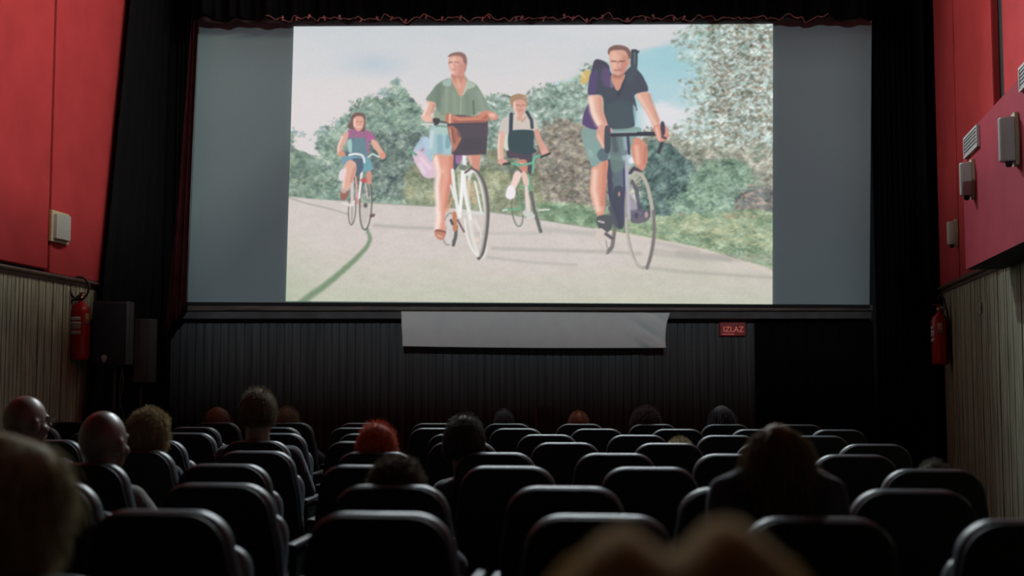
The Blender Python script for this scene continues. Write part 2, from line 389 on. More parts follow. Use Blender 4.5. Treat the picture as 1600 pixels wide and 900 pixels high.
    for q in [(462, 208, 9), (500, 214, 10), (508, 205, 8), (530, 192, 8), (620, 128, 5), (600, 146, 6)]:
        for k in range(26):
            C.ell(q[0]+rs.normal()*q[2]*.7, q[1]+rs.normal()*q[2]*.6, rs.uniform(1.2, 3), rs.uniform(.8, 1.6), rs.uniform(-70, 20), (112, 150, 150), .5, 1.5)
    b, m = region([(560, 235), (610, 205), (660, 210), (700, 230), (700, 300), (560, 300)], 22)
    shade(b, m*.75, (62, 88, 90), (100, 128, 116), 35); leaves(b, m, [(58, 84, 88), (84, 116, 108), (110, 140, 122), (140, 160, 145)], 700, seed=4)
    # middle hedge behind the boy
    b, m = region([(740, 180), (758, 160), (776, 148), (784, 146), (800, 152), (824, 156), (836, 140), (858, 132), (880, 130), (905, 116), (940, 112), (960, 300), (960, 356), (740, 330)], 16)
    shade(b, m, (100, 130, 118), (150, 180, 162), 37)
    leaves(b, m, [(105, 150, 135), (165, 198, 185), (90, 118, 108), (140, 165, 150), (205, 215, 212)], 1500, seed=6)
    b, m = region([(842, 215), (870, 185), (905, 195), (940, 210), (940, 330), (846, 318), (830, 260)], 18)
    shade(b, m*.85, (92, 82, 78), (160, 144, 124), 39); leaves(b, m, [(150, 132, 112), (110, 96, 88), (176, 164, 140), (88, 84, 84), (120, 130, 105)], 900, seed=7)
    b, m = region([(760, 240), (800, 235), (830, 250), (840, 310), (760, 310)], 16)
    shade(b, m*.7, (88, 100, 82), (140, 142, 108), 41); leaves(b, m, [(150, 150, 112), (100, 112, 86), (120, 128, 96)], 350, seed=8)
    b, m = region([(640, 262), (700, 258), (765, 262), (820, 285), (850, 310), (850, 345), (760, 334), (640, 322)], 12)
    shade(b, m*.85, (112, 128, 92), (158, 162, 118), 42)
    # tree on the right
    b, m = region([(1000, 215), (1040, 200), (1060, 215), (1100, 205), (1150, 190), (1215, 180), (1215, 350), (1000, 330)], 16)
    shade(b, m, (110, 124, 110), (168, 168, 146), 43, 20, 1.5)
    leaves(b, m, [(140, 150, 125), (180, 178, 155), (105, 128, 108), (198, 200, 185), (120, 110, 98)], 1400, seed=9, asp=1.5)
    tm = cl((X-1050+((n2-.5)*60))/70)*cl((235-Y)/30)
    bb = C.box(1035, 34, 1215, 236); T = fbm(w, h, 8, 51, 1.7, 4)[bb]
    base = mix(A(168, 208, 206), A(150, 168, 150), cl(T*3-1.2))
    C.a[bb] = mix(C.a[bb], base, tm[bb]*.55)
    mm = (tm[bb] > .12).astype(float)*(rs.rand(*tm[bb].shape) < tm[bb]*1.3)
    leaves(bb, mm, [(128, 165, 150), (150, 185, 172), (120, 130, 108), (205, 222, 220), (128, 118, 98), (166, 200, 195), (190, 212, 208)], 3400, (1.3, 3.2), seed=10, al=.8, asp=1.5)
    mm2 = mm*(X[bb] > 1110)
    leaves(bb, mm2, [(118, 104, 84), (140, 122, 100), (100, 112, 92), (215, 226, 226)], 1100, (1.2, 2.8), seed=11, al=.8, asp=1.5)
    C.line([(1118, 150), (1148, 185)], 1.5, (120, 110, 100), .6); C.line([(1130, 118), (1175, 90), (1206, 60)], 1.5, (125, 115, 100), .5)
    C.line([(1040, 195), (1080, 215)], 1.2, (150, 150, 150), .5)
    # dark bush and green bush at lower right
    b, m = region([(1010, 232), (1040, 222), (1062, 240), (1086, 262), (1078, 300), (1060, 330), (1030, 346), (1005, 340)], 14)
    shade(b, m*.95, (44, 76, 80), (84, 122, 114), 45); leaves(b, m, [(48, 82, 86), (84, 126, 116), (66, 102, 100), (110, 150, 135)], 500, seed=12)
    b, m = region([(1062, 330), (1050, 318), (1072, 300), (1084, 272), (1110, 256), (1150, 250), (1176, 268), (1180, 310), (1160, 340), (1100, 340)], 14)
    shade(b, m*.9, (88, 128, 108), (138, 176, 144), 47); leaves(b, m, [(98, 145, 118), (150, 188, 158), (80, 115, 102), (124, 165, 130)], 700, seed=13)
    b, m = region([(1150, 310), (1166, 296), (1190, 290), (1215, 300), (1215, 342), (1160, 338)], 12)
    shade(b, m*.8, (60, 78, 82), (120, 116, 108), 48); leaves(b, m, [(70, 88, 92), (175, 140, 125), (120, 118, 110), (90, 100, 100)], 260, seed=14, asp=2.2, rot=5)
    # grass on the right
    b, m = region([(840, 318), (900, 318), (1000, 338), (1060, 336), (1215, 334), (1215, 432), (1150, 412), (1040, 384), (900, 358), (840, 348)], 6)
    shade(b, m, (98, 140, 104), (148, 172, 126), 49, 14, 3.5)
    gl = cl(fbm(w, h, 10, 61, 4)*2-.4)[b]
    yl = (cl((C.X[b]-1040)/40)*cl(1-np.abs(C.Y[b]-352-(C.X[b]-1040)*.10)/24))*m
    C.a[b] = mix(C.a[b], A(184, 188, 142), yl*.75*(.5+.5*gl))
    leaves(b, m, [(110, 150, 110), (165, 180, 130), (90, 128, 100), (190, 192, 150)], 700, (1, 2.4), seed=15, al=.6, asp=3, rot=8)
    for k in range(24):
        C.ell(1125+rs.rand()*80, 338+rs.normal()*2, 4, 1.4, 3, (190, 150, 110), .35, 2)
    C.poly([(850, 318), (900, 326), (960, 338), (980, 366), (920, 356), (850, 344)], (98, 142, 104), .6, 5)
    veg = np.maximum(veg, tm)
    C.a += ((tex*70+tex2*80)*veg)[..., None]*np.array([1, 1, .95])
    g = C.a.mean(2, keepdims=True); vv = veg[..., None]; C.a = C.a*(1-.22*vv)+g*.22*vv+np.array([6, 6, 4])*vv
    # road
    road = spline([(430, 306), (449, 307), (520, 313), (600, 317), (700, 324), (780, 332), (850, 344), (930, 356), (1000, 369), (1080, 384), (1150, 404), (1215, 428), (1260, 500), (800, 520), (400, 520)], 6)
    b, c = C.polymask(road, 2.0)
    rd = mix(A(206, 196, 190), A(188, 191, 170), cl((C.Y[b]-390)/80+(n1[b]-.5)*.9))
    rd = mix(rd, A(172, 184, 156), cl((520-C.X[b])/90)*cl((C.Y[b]-350)/90)*.7)
    rd = rd+(fbm(w, h, 2.2, 71, 1.5, 2)[b]-.5)[..., None]*16+(fbm(w, h, 12, 73, 3)[b]-.5)[..., None]*12
    C.a[b] = mix(C.a[b], rd, c)
    C.line([(560, 316), (700, 324), (780, 333), (850, 344), (930, 357)], 1.6, (90, 120, 90), .6, 1.5)
    C.line([(930, 358), (1000, 370), (1080, 386), (1150, 406), (1210, 428)], 3, (220, 205, 180), .6, 3)
    C.line([(452, 309), (480, 318), (510, 325), (545, 335)], 2, (150, 150, 138), .8, 2)
    for p, wd, al in [([(585, 352), (640, 356), (700, 357)], 5, .5), ([(770, 388), (860, 391), (960, 394), (1000, 396)], 5, .45), ([(762, 402), (830, 410), (900, 414)], 4, .4), ([(740, 365), (860, 364)], 4, .3),
                      ([(1024, 394), (1090, 402), (1206, 404)], 12, .35), ([(1010, 418), (1060, 424), (1206, 434)], 4, .5), ([(850, 358), (950, 368)], 8, .3), ([(1060, 396), (1140, 404)], 10, .3), ([(1020, 378), (1090, 392)], 8, .3)]:
        C.line(p, wd, (150, 148, 140), al, 5)
    kp = [(572, 350), (573, 358), (578, 370), (575, 382), (566, 394), (552, 408), (532, 426), (508, 446), (484, 463), (462, 480), (440, 496)]
    cr = []
    for i in range(1, len(kp)-2):
        for j in range(6):
            t = j/6; P4 = [np.array(q, float) for q in kp[i-1:i+3]]
            q = .5*((2*P4[1])+(P4[2]-P4[0])*t+(2*P4[0]-5*P4[1]+4*P4[2]-P4[3])*t*t+(3*P4[1]-3*P4[2]+P4[3]-P4[0])*t**3); cr.append((q[0]+rs.normal()*.3, q[1], 4+(i+t)*1.0))
    C.line(cr, 8, (128, 152, 120), .85, 3); C.line([(q[0]+rs.normal()*.5, q[1], q[2]*.5) for q in cr], 4, (100, 128, 96), .7, 3)
    SK, SKD, SKL = (216, 160, 138), (176, 112, 92), (244, 216, 202)
    # ---- girl at the back left
    C.o = (500, 160, .2333)
    C.ring(215, 720, 24, 100, 3, 1.6, (90, 92, 88)); C.line([(190, 560), (215, 640), (215, 810)], 3, (130, 120, 110), .5)
    C.line([(215, 520), (215, 680), (200, 690)], 5, (214, 200, 198), .9); C.line([(150, 675), (215, 690), (230, 660)], 2.5, (225, 225, 220))
    C.ell(150, 485, 24, 45, 15, (232, 214, 222), .9)
    C.line([(240, 490), (250, 680)], 3, (220, 150, 150)); C.line([(235, 640), (275, 700)], 3, (200, 120, 120), .8)
    C.ring(300, 680, 40, 165, 2, 1.2, (210, 205, 196), .9); C.ring(306, 680, 40, 172, 2, 2.2, (84, 84, 80), .95)
    C.ell(300, 690, 30, 130, 2, (170, 165, 155), .35); C.ell(305, 690, 14, 16, 0, (60, 62, 64), .8)
    C.line([(262, 640), (278, 480), (300, 380)], 3.4, (238, 232, 232)); C.line([(300, 510), (318, 640)], 2, (225, 200, 195), .8)
    C.ell(305, 522, 36, 16, 0, (190, 70, 72), .9)
    C.ell(350, 758, 20, 12, -20, (96, 72, 68), .9)
    C.poly([(148, 372), (175, 350), (300, 350), (345, 400), (345, 455), (270, 470), (235, 480), (210, 420), (150, 420)], (108, 150, 168))
    C.poly([(215, 380), (290, 380), (290, 440), (245, 500), (225, 430)], (66, 84, 104), .85)
    C.poly([(290, 385), (340, 400), (342, 455), (300, 462)], (98, 160, 170), .9)
    C.poly([(165, 420), (200, 385), (240, 410), (240, 470), (212, 540), (190, 590), (150, 590), (155, 520), (170, 460)], (222, 168, 148))
    C.line([(172, 440), (160, 520), (155, 580)], 3, SKL, .7, 2); C.line([(232, 440), (208, 530)], 4, SKD, .5, 3)
    C.poly([(312, 470), (342, 465), (345, 540), (318, 540)], (205, 140, 122)); C.poly([(135, 610), (150, 580), (185, 590), (188, 620), (165, 655), (140, 650)], (150, 92, 78)); C.ell(160, 590, 22, 18, 0, (205, 180, 168), .8)
    C.poly([(175, 215), (205, 180), (310, 185), (355, 215), (370, 250), (330, 262), (318, 350), (190, 345), (185, 260)], (168, 92, 140))
    C.poly([(180, 250), (205, 235), (300, 240), (312, 300), (312, 365), (215, 355), (185, 330)], (92, 128, 140)); C.poly([(182, 262), (210, 250), (212, 335), (190, 320)], (160, 205, 195), .9)
    C.line([(225, 200), (222, 250)], 3, (104, 110, 130)); C.line([(295, 200), (300, 250)], 3, (104, 110, 130)); C.poly([(195, 195), (320, 190), (312, 235), (205, 235)], (150, 96, 130), .6)
    C.poly([(160, 205), (190, 200), (180, 260), (152, 300), (145, 345), (120, 350), (115, 300), (135, 245)], (214, 162, 145)); C.line([(150, 230), (122, 300), (122, 345)], 2.5, SKL, .8, 2)
    C.ell(145, 345, 24, 18, 20, (212, 140, 112)); C.ell(185, 348, 12, 10, 0, (70, 74, 84), .9)
    C.poly([(345, 250), (380, 260), (405, 300), (435, 345), (430, 375), (408, 375), (385, 335), (350, 290)], (222, 165, 145)); C.ell(420, 355, 20, 22, 0, (220, 140, 120))
    C.line([(195, 352), (240, 345), (285, 358), (298, 400)], 3.2, (232, 232, 232)); C.line([(325, 365), (350, 345), (395, 365)], 3, (190, 215, 210))
    C.poly([(205, 130), (215, 85), (245, 68), (285, 72), (303, 95), (303, 160), (300, 190), (285, 195), (215, 180), (190, 170), (188, 145)], (110, 80, 76))
    C.poly([(225, 110), (250, 92), (285, 98), (295, 130), (285, 172), (262, 192), (238, 182), (224, 150)], (222, 160, 142)); C.line([(232, 115), (232, 160)], 3, SKL, .7, 2)
    C.line([(243, 128), (258, 130)], 1.2, (150, 90, 84), .7); C.line([(272, 130), (286, 128)], 1.2, (150, 90, 84), .7); C.line([(250, 165), (278, 163)], 1.4, (236, 214, 205), .9); C.line([(268, 130), (270, 148)], 1.2, (180, 110, 96), .6)
    # ---- boy on the green bicycle
    C.o = (760, 130, .2667)
    C.ring(182, 745, 32, 95, -6, 1.6, (96, 104, 96)); C.ring(182, 750, 24, 80, -6, .8, (150, 150, 140), .7)
    C.line([(190, 650), (215, 740), (240, 640), (190, 600)], 2, (84, 150, 110)); C.line([(95, 745), (190, 738)], 2.4, (90, 178, 138)); C.line([(95, 745), (120, 742)], 2.4, (205, 225, 215)); C.line([(300, 745), (368, 740)], 2.6, (215, 215, 208))
    C.line([(210, 540), (235, 640), (250, 760)], 3.2, (86, 168, 122)); C.line([(245, 540), (262, 640)], 3.2, (90, 170, 130))
    C.line([(262, 640), (280, 740), (318, 868)], 5.5, (92, 96, 94)); C.line([(276, 640), (300, 740), (322, 850)], 1.4, (150, 155, 145), .8)
    C.poly([(225, 600), (240, 590), (262, 770), (285, 790), (260, 795), (235, 780)], (222, 205, 200)); C.poly([(215, 748), (250, 750), (285, 775), (265, 795), (220, 775)], (200, 204, 196))
    C.poly([(118, 400), (150, 375), (230, 390), (268, 420), (270, 470), (258, 540), (235, 500), (190, 440), (130, 440)], (66, 62, 78)); C.ell(178, 420, 20, 22, 0, (84, 58, 78), .7)
    C.poly([(190, 460), (215, 446), (238, 460), (240, 510), (222, 530), (198, 510)], (205, 128, 108)); C.line([(200, 470), (230, 475)], 2, (236, 200, 184), .8)
    C.poly([(205, 515), (235, 530), (250, 590), (225, 600), (210, 560)], (226, 190, 176)); C.poly([(165, 525), (195, 512), (205, 540), (180, 600), (165, 620), (140, 610), (150, 570)], (236, 205, 194))
    C.poly([(125, 610), (150, 598), (170, 625), (165, 668), (135, 680), (112, 660)], (238, 230, 236))
    C.poly([(78, 255), (95, 210), (150, 185), (240, 175), (280, 205), (305, 265), (278, 290), (265, 330), (105, 320), (105, 290), (75, 290)], (198, 192, 184)); C.poly([(105, 310), (135, 310), (150, 360), (125, 395), (100, 370)], (205, 212, 196))
    C.poly([(165, 190), (250, 185), (262, 275), (160, 275)], (206, 192, 180), .9); C.line([(195, 200), (210, 225), (230, 200)], 3, (190, 140, 124), .8)
    C.poly([(130, 295), (160, 275), (265, 275), (280, 300), (276, 370), (292, 400), (240, 420), (150, 400), (128, 375)], (40, 66, 72), 1)
    C.line([(146, 182), (142, 295)], 6, (46, 62, 74)); C.line([(238, 170), (264, 215), (268, 260)], 5, (46, 62, 74))
    C.poly([(75, 285), (108, 295), (100, 380), (100, 450), (70, 455), (66, 370)], (222, 170, 150)); C.line([(74, 300), (70, 400), (76, 440)], 2.4, SKL, .8, 2); C.ell(96, 462, 28, 18, 10, (220, 158, 144))
    C.poly([(280, 285), (305, 270), (325, 330), (360, 390), (345, 425), (325, 415), (300, 350)], (210, 152, 134)); C.ell(342, 405, 22, 20, 0, (222, 160, 146))
    C.line([(110, 470), (150, 468), (205, 520)], 3, (70, 90, 90)); C.line([(150, 470), (200, 480), (270, 465), (285, 430), (335, 430)], 3.6, (96, 176, 140)); C.line([(320, 432), (372, 412)], 3.4, (48, 52, 58)); C.line([(275, 440), (272, 520)], 3, (90, 186, 140)); C.line([(100, 475), (135, 470)], 3.4, (48, 52, 58))
    C.poly([(140, 110), (145, 78), (185, 62), (225, 72), (238, 105), (234, 140), (155, 140)], (164, 128, 100)); C.poly([(158, 110), (180, 98), (215, 98), (232, 118), (230, 160), (212, 190), (210, 215), (180, 215), (178, 188), (160, 160)], (212, 156, 138))
    C.line([(164, 115), (166, 160), (180, 190)], 3, (242, 205, 190), .8, 2); C.line([(176, 128), (194, 130)], 1.4, (130, 84, 76), .8); C.line([(208, 130), (224, 128)], 1.4, (130, 84, 76), .8); C.line([(186, 160), (214, 160)], 1.2, (150, 90, 84), .7); C.line([(200, 130), (202, 148)], 1.2, (176, 112, 98), .7); C.ell(225, 80, 12, 14, 0, (180, 146, 110), .7)
    # ---- woman
    C.o = (630, 230, .2)
    C.ring(360, 640, 50, 125, 6, 1.6, (120, 118, 112), .9); C.line([(365, 560), (345, 700), (370, 750)], 5, (210, 205, 206), .8); C.line([(415, 620), (410, 700), (392, 765)], 5, (84, 84, 82))
    C.line([(400, 520), (405, 640)], 7, (190, 120, 82)); C.line([(372, 570), (385, 600)], 4, (70, 70, 74)); C.line([(425, 570), (475, 660)], 3, (110, 84, 84))
    C.poly([(75, 30), (130, -20), (210, -10), (240, 120), (252, 225), (205, 242), (160, 230), (120, 170), (80, 90)], (216, 186, 204)); C.poly([(85, 20), (150, -80), (215, -50), (225, 120), (170, 60), (120, 30)], (164, 190, 212), .9)
    C.poly([(150, -60), (200, -70), (222, 60), (180, 20)], (170, 196, 218)); C.line([(140, 90), (205, 160)], 6, (234, 206, 218), .8, 3); C.ell(150, 20, 16, 10, -40, (190, 110, 120), .8); C.line([(62, 30), (100, 60)], 4, (84, 160, 130)); C.line([(130, 130), (165, 200)], 5, (228, 214, 226), .8, 3)
    C.poly([(505, 60), (600, 55), (600, 130), (590, 190), (560, 170), (520, 120)], (206, 136, 116)); C.line([(520, 70), (530, 130)], 4, (234, 180, 160), .7, 3)
    C.poly([(390, 60), (435, 50), (470, 70), (440, 120), (405, 180), (388, 140)], (70, 70, 96)); C.poly([(415, 60), (462, 60), (440, 130), (412, 120)], (170, 110, 160), .8)
    C.poly([(235, 60), (300, 40), (385, 48), (388, 140), (385, 250), (365, 340), (345, 450), (325, 560), (330, 650), (250, 660), (262, 560), (262, 450), (250, 340), (268, 240), (240, 140)], (222, 150, 128))
    C.line([(250, 80), (272, 190), (262, 300), (268, 420), (275, 560), (262, 640)], 8, (250, 228, 218), .85, 5); C.line([(375, 80), (372, 230), (350, 340), (330, 470)], 6, (196, 112, 88), .6, 5)
    C.line([(318, 150), (330, 230), (315, 330), (300, 480)], 6, (234, 168, 146), .6, 6); C.ell(300, 190, 22, 14, 0, (244, 196, 176), .5, 4)
    C.poly([(246, 650), (290, 640), (332, 660), (330, 690), (305, 725), (270, 715), (250, 690)], (192, 122, 96)); C.line([(258, 650), (300, 655), (328, 662)], 3, (130, 84, 72)); C.line([(270, 690), (300, 700)], 3, (226, 170, 150), .8)
    C.ell(590, 520, 62, 340, -5, (176, 184, 176), .0)
    C.ring(588, 525, 60, 342, -6, 1.0, (228, 228, 222), 1, 1.5); C.ring(578, 525, 66, 338, -6, 3.4, (222, 220, 214), .95, 1.5)
    C.line([(500, 210), (530, 185), (570, 195), (600, 240)], 5, (228, 226, 222)); C.line([(575, 190), (620, 260), (648, 350), (662, 480), (658, 600), (640, 740), (618, 830), (590, 868)], 5.4, (92, 88, 86)); C.line([(570, 200), (608, 270), (634, 370), (645, 500), (638, 640), (618, 770), (596, 850)], 3, (170, 168, 162), .8)
    C.line([(480, 560), (500, 700), (540, 800), (585, 850)], 3, (232, 232, 228), .9); 
    for q in [((545, 290), (560, 440)), ((520, 260), (545, 430)), ((575, 280), (605, 500)), ((500, 250), (520, 400))]: C.line(q, 2.6, (214, 170, 130), .7)
    C.line([(560, 270), (612, 520)], 3, (226, 232, 232)); C.line([(530, 510), (620, 520)], 3, (214, 218, 214)); C.line([(560, 560), (600, 640), (610, 700)], 2, (232, 234, 232), .6); C.line([(520, 540), (590, 640)], 2, (230, 230, 226), .6); C.ell(575, 725, 18, 14, -30, (240, 205, 185), .8)
    C.line([(385, 180), (400, 330), (430, 520)], 5, (230, 230, 228)); C.line([(432, 220), (440, 380)], 3, (190, 196, 170), .9); C.line([(465, 180), (455, 380), (440, 540)], 5.4, (242, 240, 238)); C.line([(475, 200), (485, 380), (525, 560)], 5, (236, 236, 234)); C.line([(372, 300), (398, 400)], 3, (222, 224, 222)); C.line([(345, 500), (380, 400)], 3, (224, 150, 110), .8); C.line([(440, 520), (530, 520)], 2, (214, 216, 210))
    C.line([(475, 60), (480, 140)], 6, (232, 228, 232)); C.ell(470, 160, 28, 22, 0, (110, 122, 110)); C.line([(485, 200), (530, 165), (565, 180)], 3, (90, 74, 80))
    C.o = (630, 70, .2)
    C.poly([(215, 650), (240, 632), (340, 620), (368, 680), (375, 860), (250, 850), (215, 900), (200, 790)], (156, 192, 200)); C.poly([(250, 640), (340, 635), (355, 700), (250, 700)], (168, 198, 188), .8); C.line([(285, 720), (290, 830)], 9, (118, 160, 178), .7, 5); C.poly([(340, 700), (370, 720), (362, 800), (330, 800)], (104, 150, 160), .7); C.line([(225, 680), (215, 800)], 6, (205, 218, 222), .7, 4); C.line([(230, 900), (250, 855), (370, 858)], 2.4, (180, 170, 150), .8); C.line([(260, 640), (270, 632), (340, 640)], 2.4, (105, 125, 105), .8)
    C.poly([(240, 540), (280, 500), (560, 520), (560, 560), (440, 600), (340, 620), (250, 600)], (142, 158, 134))
    C.poly([(340, 560), (365, 540), (560, 560), (645, 570), (662, 600), (650, 840), (630, 856), (400, 860), (380, 800), (352, 680)], (68, 62, 72), 1, 1.2)
    C.poly([(350, 640), (400, 640), (455, 720), (420, 800), (385, 840), (378, 760), (355, 690)], (166, 100, 82)); C.line([(380, 660), (395, 760)], 4, (118, 70, 64), .7, 3); C.line([(440, 740), (400, 810)], 4, (196, 120, 96), .8, 2); C.line([(365, 660), (382, 800)], 3, (205, 165, 145), .7, 2)
    C.poly([(460, 640), (650, 640), (645, 720), (440, 720)], (76, 68, 80), .6, 4); C.ell(530, 780, 90, 50, 0, (60, 58, 70), .7, 6)
    C.poly([(395, 260), (470, 240), (500, 270), (470, 380), (450, 410), (420, 370), (375, 290)], (212, 150, 128)); C.poly([(380, 220), (475, 220), (470, 280), (440, 300), (390, 280)], (200, 136, 116))
    C.poly([(375, 265), (330, 268), (265, 310), (225, 360), (180, 415), (190, 440), (250, 455), (258, 500), (290, 530), (300, 548), (560, 545), (575, 525), (650, 510), (655, 450), (610, 370), (570, 310), (510, 275), (475, 250), (500, 300), (490, 360), (450, 405), (415, 350), (385, 300)], (124, 142, 124), 1, 1.2)
    C.poly([(240, 340), (300, 290), (340, 310), (300, 420), (290, 520), (258, 500), (250, 450), (200, 430)], (108, 128, 112), .8, 4); C.poly([(310, 285), (370, 265), (375, 300), (365, 322), (318, 320)], (156, 180, 168)); C.poly([(500, 272), (565, 315), (520, 345), (500, 350), (470, 390), (498, 310)], (166, 184, 164)); C.line([(452, 405), (448, 540)], 2.4, (150, 166, 140), .9, 2)
    C.line([(340, 340), (335, 520)], 5, (140, 158, 136), .8, 5); C.line([(548, 440), (552, 540)], 3, (84, 98, 88), .9, 2); C.line([(500, 400), (510, 540)], 6, (112, 130, 112), .8, 5); C.line([(400, 380), (405, 530)], 6, (136, 152, 128), .8, 5); C.line([(590, 380), (625, 500)], 8, (134, 154, 138), .8, 6); C.line([(275, 330), (270, 470)], 6, (94, 116, 100), .6, 5)
    C.poly([(190, 440), (250, 458), (240, 510), (215, 545), (232, 570), (228, 605), (170, 600), (142, 570), (150, 540), (180, 490)], (220, 166, 146)); C.line([(192, 460), (172, 520), (152, 560)], 4, SKL, .8, 3); C.ell(188, 578, 38, 24, 10, (230, 180, 160)); C.line([(240, 470), (228, 530)], 4, SKD, .5, 3)
    C.line([(150, 622), (235, 622)], 2.6, (216, 214, 210)); C.poly([(230, 580), (260, 572), (285, 580), (285, 610), (250, 632), (238, 612)], (52, 52, 62)); C.line([(285, 600), (340, 606)], 2.4, (60, 60, 66))
    C.poly([(335, 545), (360, 535), (400, 555), (440, 560), (540, 560), (600, 545), (640, 520), (668, 530), (668, 580), (640, 600), (400, 612), (345, 610), (330, 580)], (186, 112, 90)); C.line([(400, 600), (640, 600)], 3.4, (150, 86, 76), .9, 2); C.line([(395, 560), (440, 585), (600, 575)], 3, (216, 140, 112), .8, 3); C.line([(366, 545), (364, 608)], 3, (240, 186, 160), .9, 1.5); C.ell(640, 550, 20, 26, 10, (150, 84, 72), .6, 3)
    C.poly([(640, 515), (690, 520), (738, 550), (738, 575), (700, 590), (668, 560)], (214, 140, 118)); C.ell(695, 550, 26, 16, 10, (238, 184, 164), .9, 2); C.poly([(590, 560), (600, 530), (650, 515), (640, 560)], (206, 130, 106), .9)
    C.poly([(350, 95), (375, 68), (435, 56), (480, 72), (498, 115), (494, 170), (480, 215), (460, 180), (450, 110), (400, 90)], (134, 98, 90)); C.poly([(362, 100), (400, 85), (455, 95), (470, 130), (480, 160), (478, 210), (450, 240), (400, 240), (370, 205), (352, 150)], (214, 154, 136))
    C.poly([(372, 110), (400, 95), (420, 130), (400, 180), (380, 200), (362, 160)], (238, 192, 176), .7, 4); C.ell(384, 215, 18, 12, 20, (244, 200, 184), .7, 3); C.line([(360, 138), (382, 136)], 2, (110, 74, 74), .8, 1.5); C.line([(410, 134), (432, 138)], 2, (140, 90, 84), .7, 1.5); C.line([(402, 130), (398, 166), (408, 170)], 1.8, (176, 110, 98), .7, 1.5); C.line([(386, 192), (410, 190)], 1.8, (190, 110, 104), .8, 1.2); C.poly([(440, 150), (478, 150), (476, 215), (450, 238), (430, 236)], (188, 122, 108), .6, 4); C.ell(482, 165, 8, 18, 0, (200, 132, 118), .9)
    C.line([(420, 260), (440, 330)], 3, (232, 176, 152), .7, 3); C.line([(385, 250), (460, 255)], 4, (170, 108, 92), .5, 4)
    # ---- man on the right
    C.o = (890, 230, .2222)
    C.ring(285, 480, 40, 255, 0, 1.6, (120, 118, 116), .8); C.line([(262, 230), (300, 300), (305, 420)], 3, (205, 200, 196), .9); C.line([(320, 560), (300, 700), (265, 740)], 6, (112, 110, 106)); C.line([(200, 660), (260, 740)], 2.4, (190, 186, 178), .8); C.line([(140, 230), (150, 400), (185, 500)], 2, (120, 106, 100), .5, 2)
    C.line([(270, 80), (290, 330), (330, 520)], 8, (56, 58, 84)); C.line([(330, 80), (340, 520)], 20, (58, 70, 84), .75, 5); C.poly([(310, 300), (385, 300), (385, 545), (330, 550)], (52, 58, 76), .85); C.ell(348, 330, 7, 16, 0, (220, 160, 130), .9); C.line([(380, 120), (385, 300), (380, 520)], 4, (64, 62, 96)); C.line([(285, 430), (330, 540)], 6, (70, 76, 88))
    C.poly([(425, 440), (560, 450), (545, 520), (440, 530)], (84, 78, 98), .85); C.poly([(420, 330), (450, 360), (480, 430), (430, 440)], (150, 136, 150), .8); C.ell(540, 475, 12, 22, 0, (205, 165, 165), .8); C.ell(470, 480, 14, 20, 0, (60, 60, 84), .9)
    C.line([(430, 230), (470, 300), (490, 430)], 6, (64, 70, 88), .8)
    C.ring(498, 515, 92, 330, -4, 1.2, (150, 148, 140), .8, 1.5); C.ring(495, 512, 98, 338, -4, 4.0, (158, 152, 142), .95, 1.5); C.line([(430, 215), (470, 178), (510, 200), (545, 270), (575, 400), (585, 520)], 5.5, (176, 172, 156)); C.line([(590, 450), (595, 600), (575, 740), (545, 850)], 5, (112, 108, 106)); C.line([(395, 500), (405, 640), (440, 770), (500, 845)], 3, (190, 184, 172), .8)
    C.line([(395, 60), (405, 200), (420, 500)], 4.4, (176, 172, 184)); C.ell(440, 92, 22, 22, 0, (232, 226, 228)); C.line([(425, 180), (450, 150), (500, 165)], 5, (60, 58, 72)); C.ell(435, 275, 10, 14, 0, (150, 140, 150), .9)
    C.poly([(430, -60), (500, -60), (545, 0), (545, 100), (515, 165), (470, 130), (440, 60)], (208, 136, 112)); C.line([(470, 0), (480, 110)], 7, (240, 184, 160), .75, 5); C.line([(535, 0), (530, 110)], 5, (176, 104, 84), .6, 4)
    C.poly([(168, 130), (265, 85), (262, 200), (250, 330), (240, 480), (200, 490), (180, 430), (145, 330), (150, 220)], (218, 150, 126)); C.line([(178, 170), (170, 300), (200, 440)], 8, (246, 206, 188), .8, 6); C.line([(250, 110), (245, 250), (232, 400)], 7, (196, 112, 86), .6, 5)
    C.poly([(195, 490), (290, 480), (298, 560), (260, 600), (205, 570)], (72, 78, 82)); C.poly([(180, 620), (215, 570), (262, 600), (290, 635), (265, 650), (190, 665)], (206, 194, 184)); C.line([(255, 610), (298, 640)], 5, (90, 80, 92)); C.line([(205, 520), (240, 530)], 3, (214, 205, 200), .8)
    C.poly([(110, 10), (140, -60), (420, -60), (430, 0), (395, 40), (380, 100), (265, 85), (168, 138), (135, 90)], (124, 158, 152)); C.poly([(195, 40), (265, -20), (270, 80), (215, 95)], (76, 98, 108), .9); C.poly([(290, 20), (380, 0), (392, 60), (380, 150), (300, 170)], (96, 120, 116), .85, 3); C.line([(370, 10), (385, 80)], 6, (160, 190, 205), .8, 3); C.line([(130, -40), (150, 60)], 6, (150, 180, 172), .7, 4)
    C.o = (890, 60, .2)
    C.poly([(105, 700), (300, 690), (520, 690), (560, 730), (460, 810), (300, 850), (130, 860)], (124, 156, 150), .95)
    C.poly([(285, 740), (300, 900), (460, 900), (450, 760)], (92, 112, 116), .8, 3); C.line([(430, 760), (440, 860)], 6, (156, 186, 200), .7, 4); C.line([(345, 770), (360, 870)], 9, (60, 76, 84), .7, 4)
    C.line([(455, 770), (465, 900)], 4, (56, 54, 84))
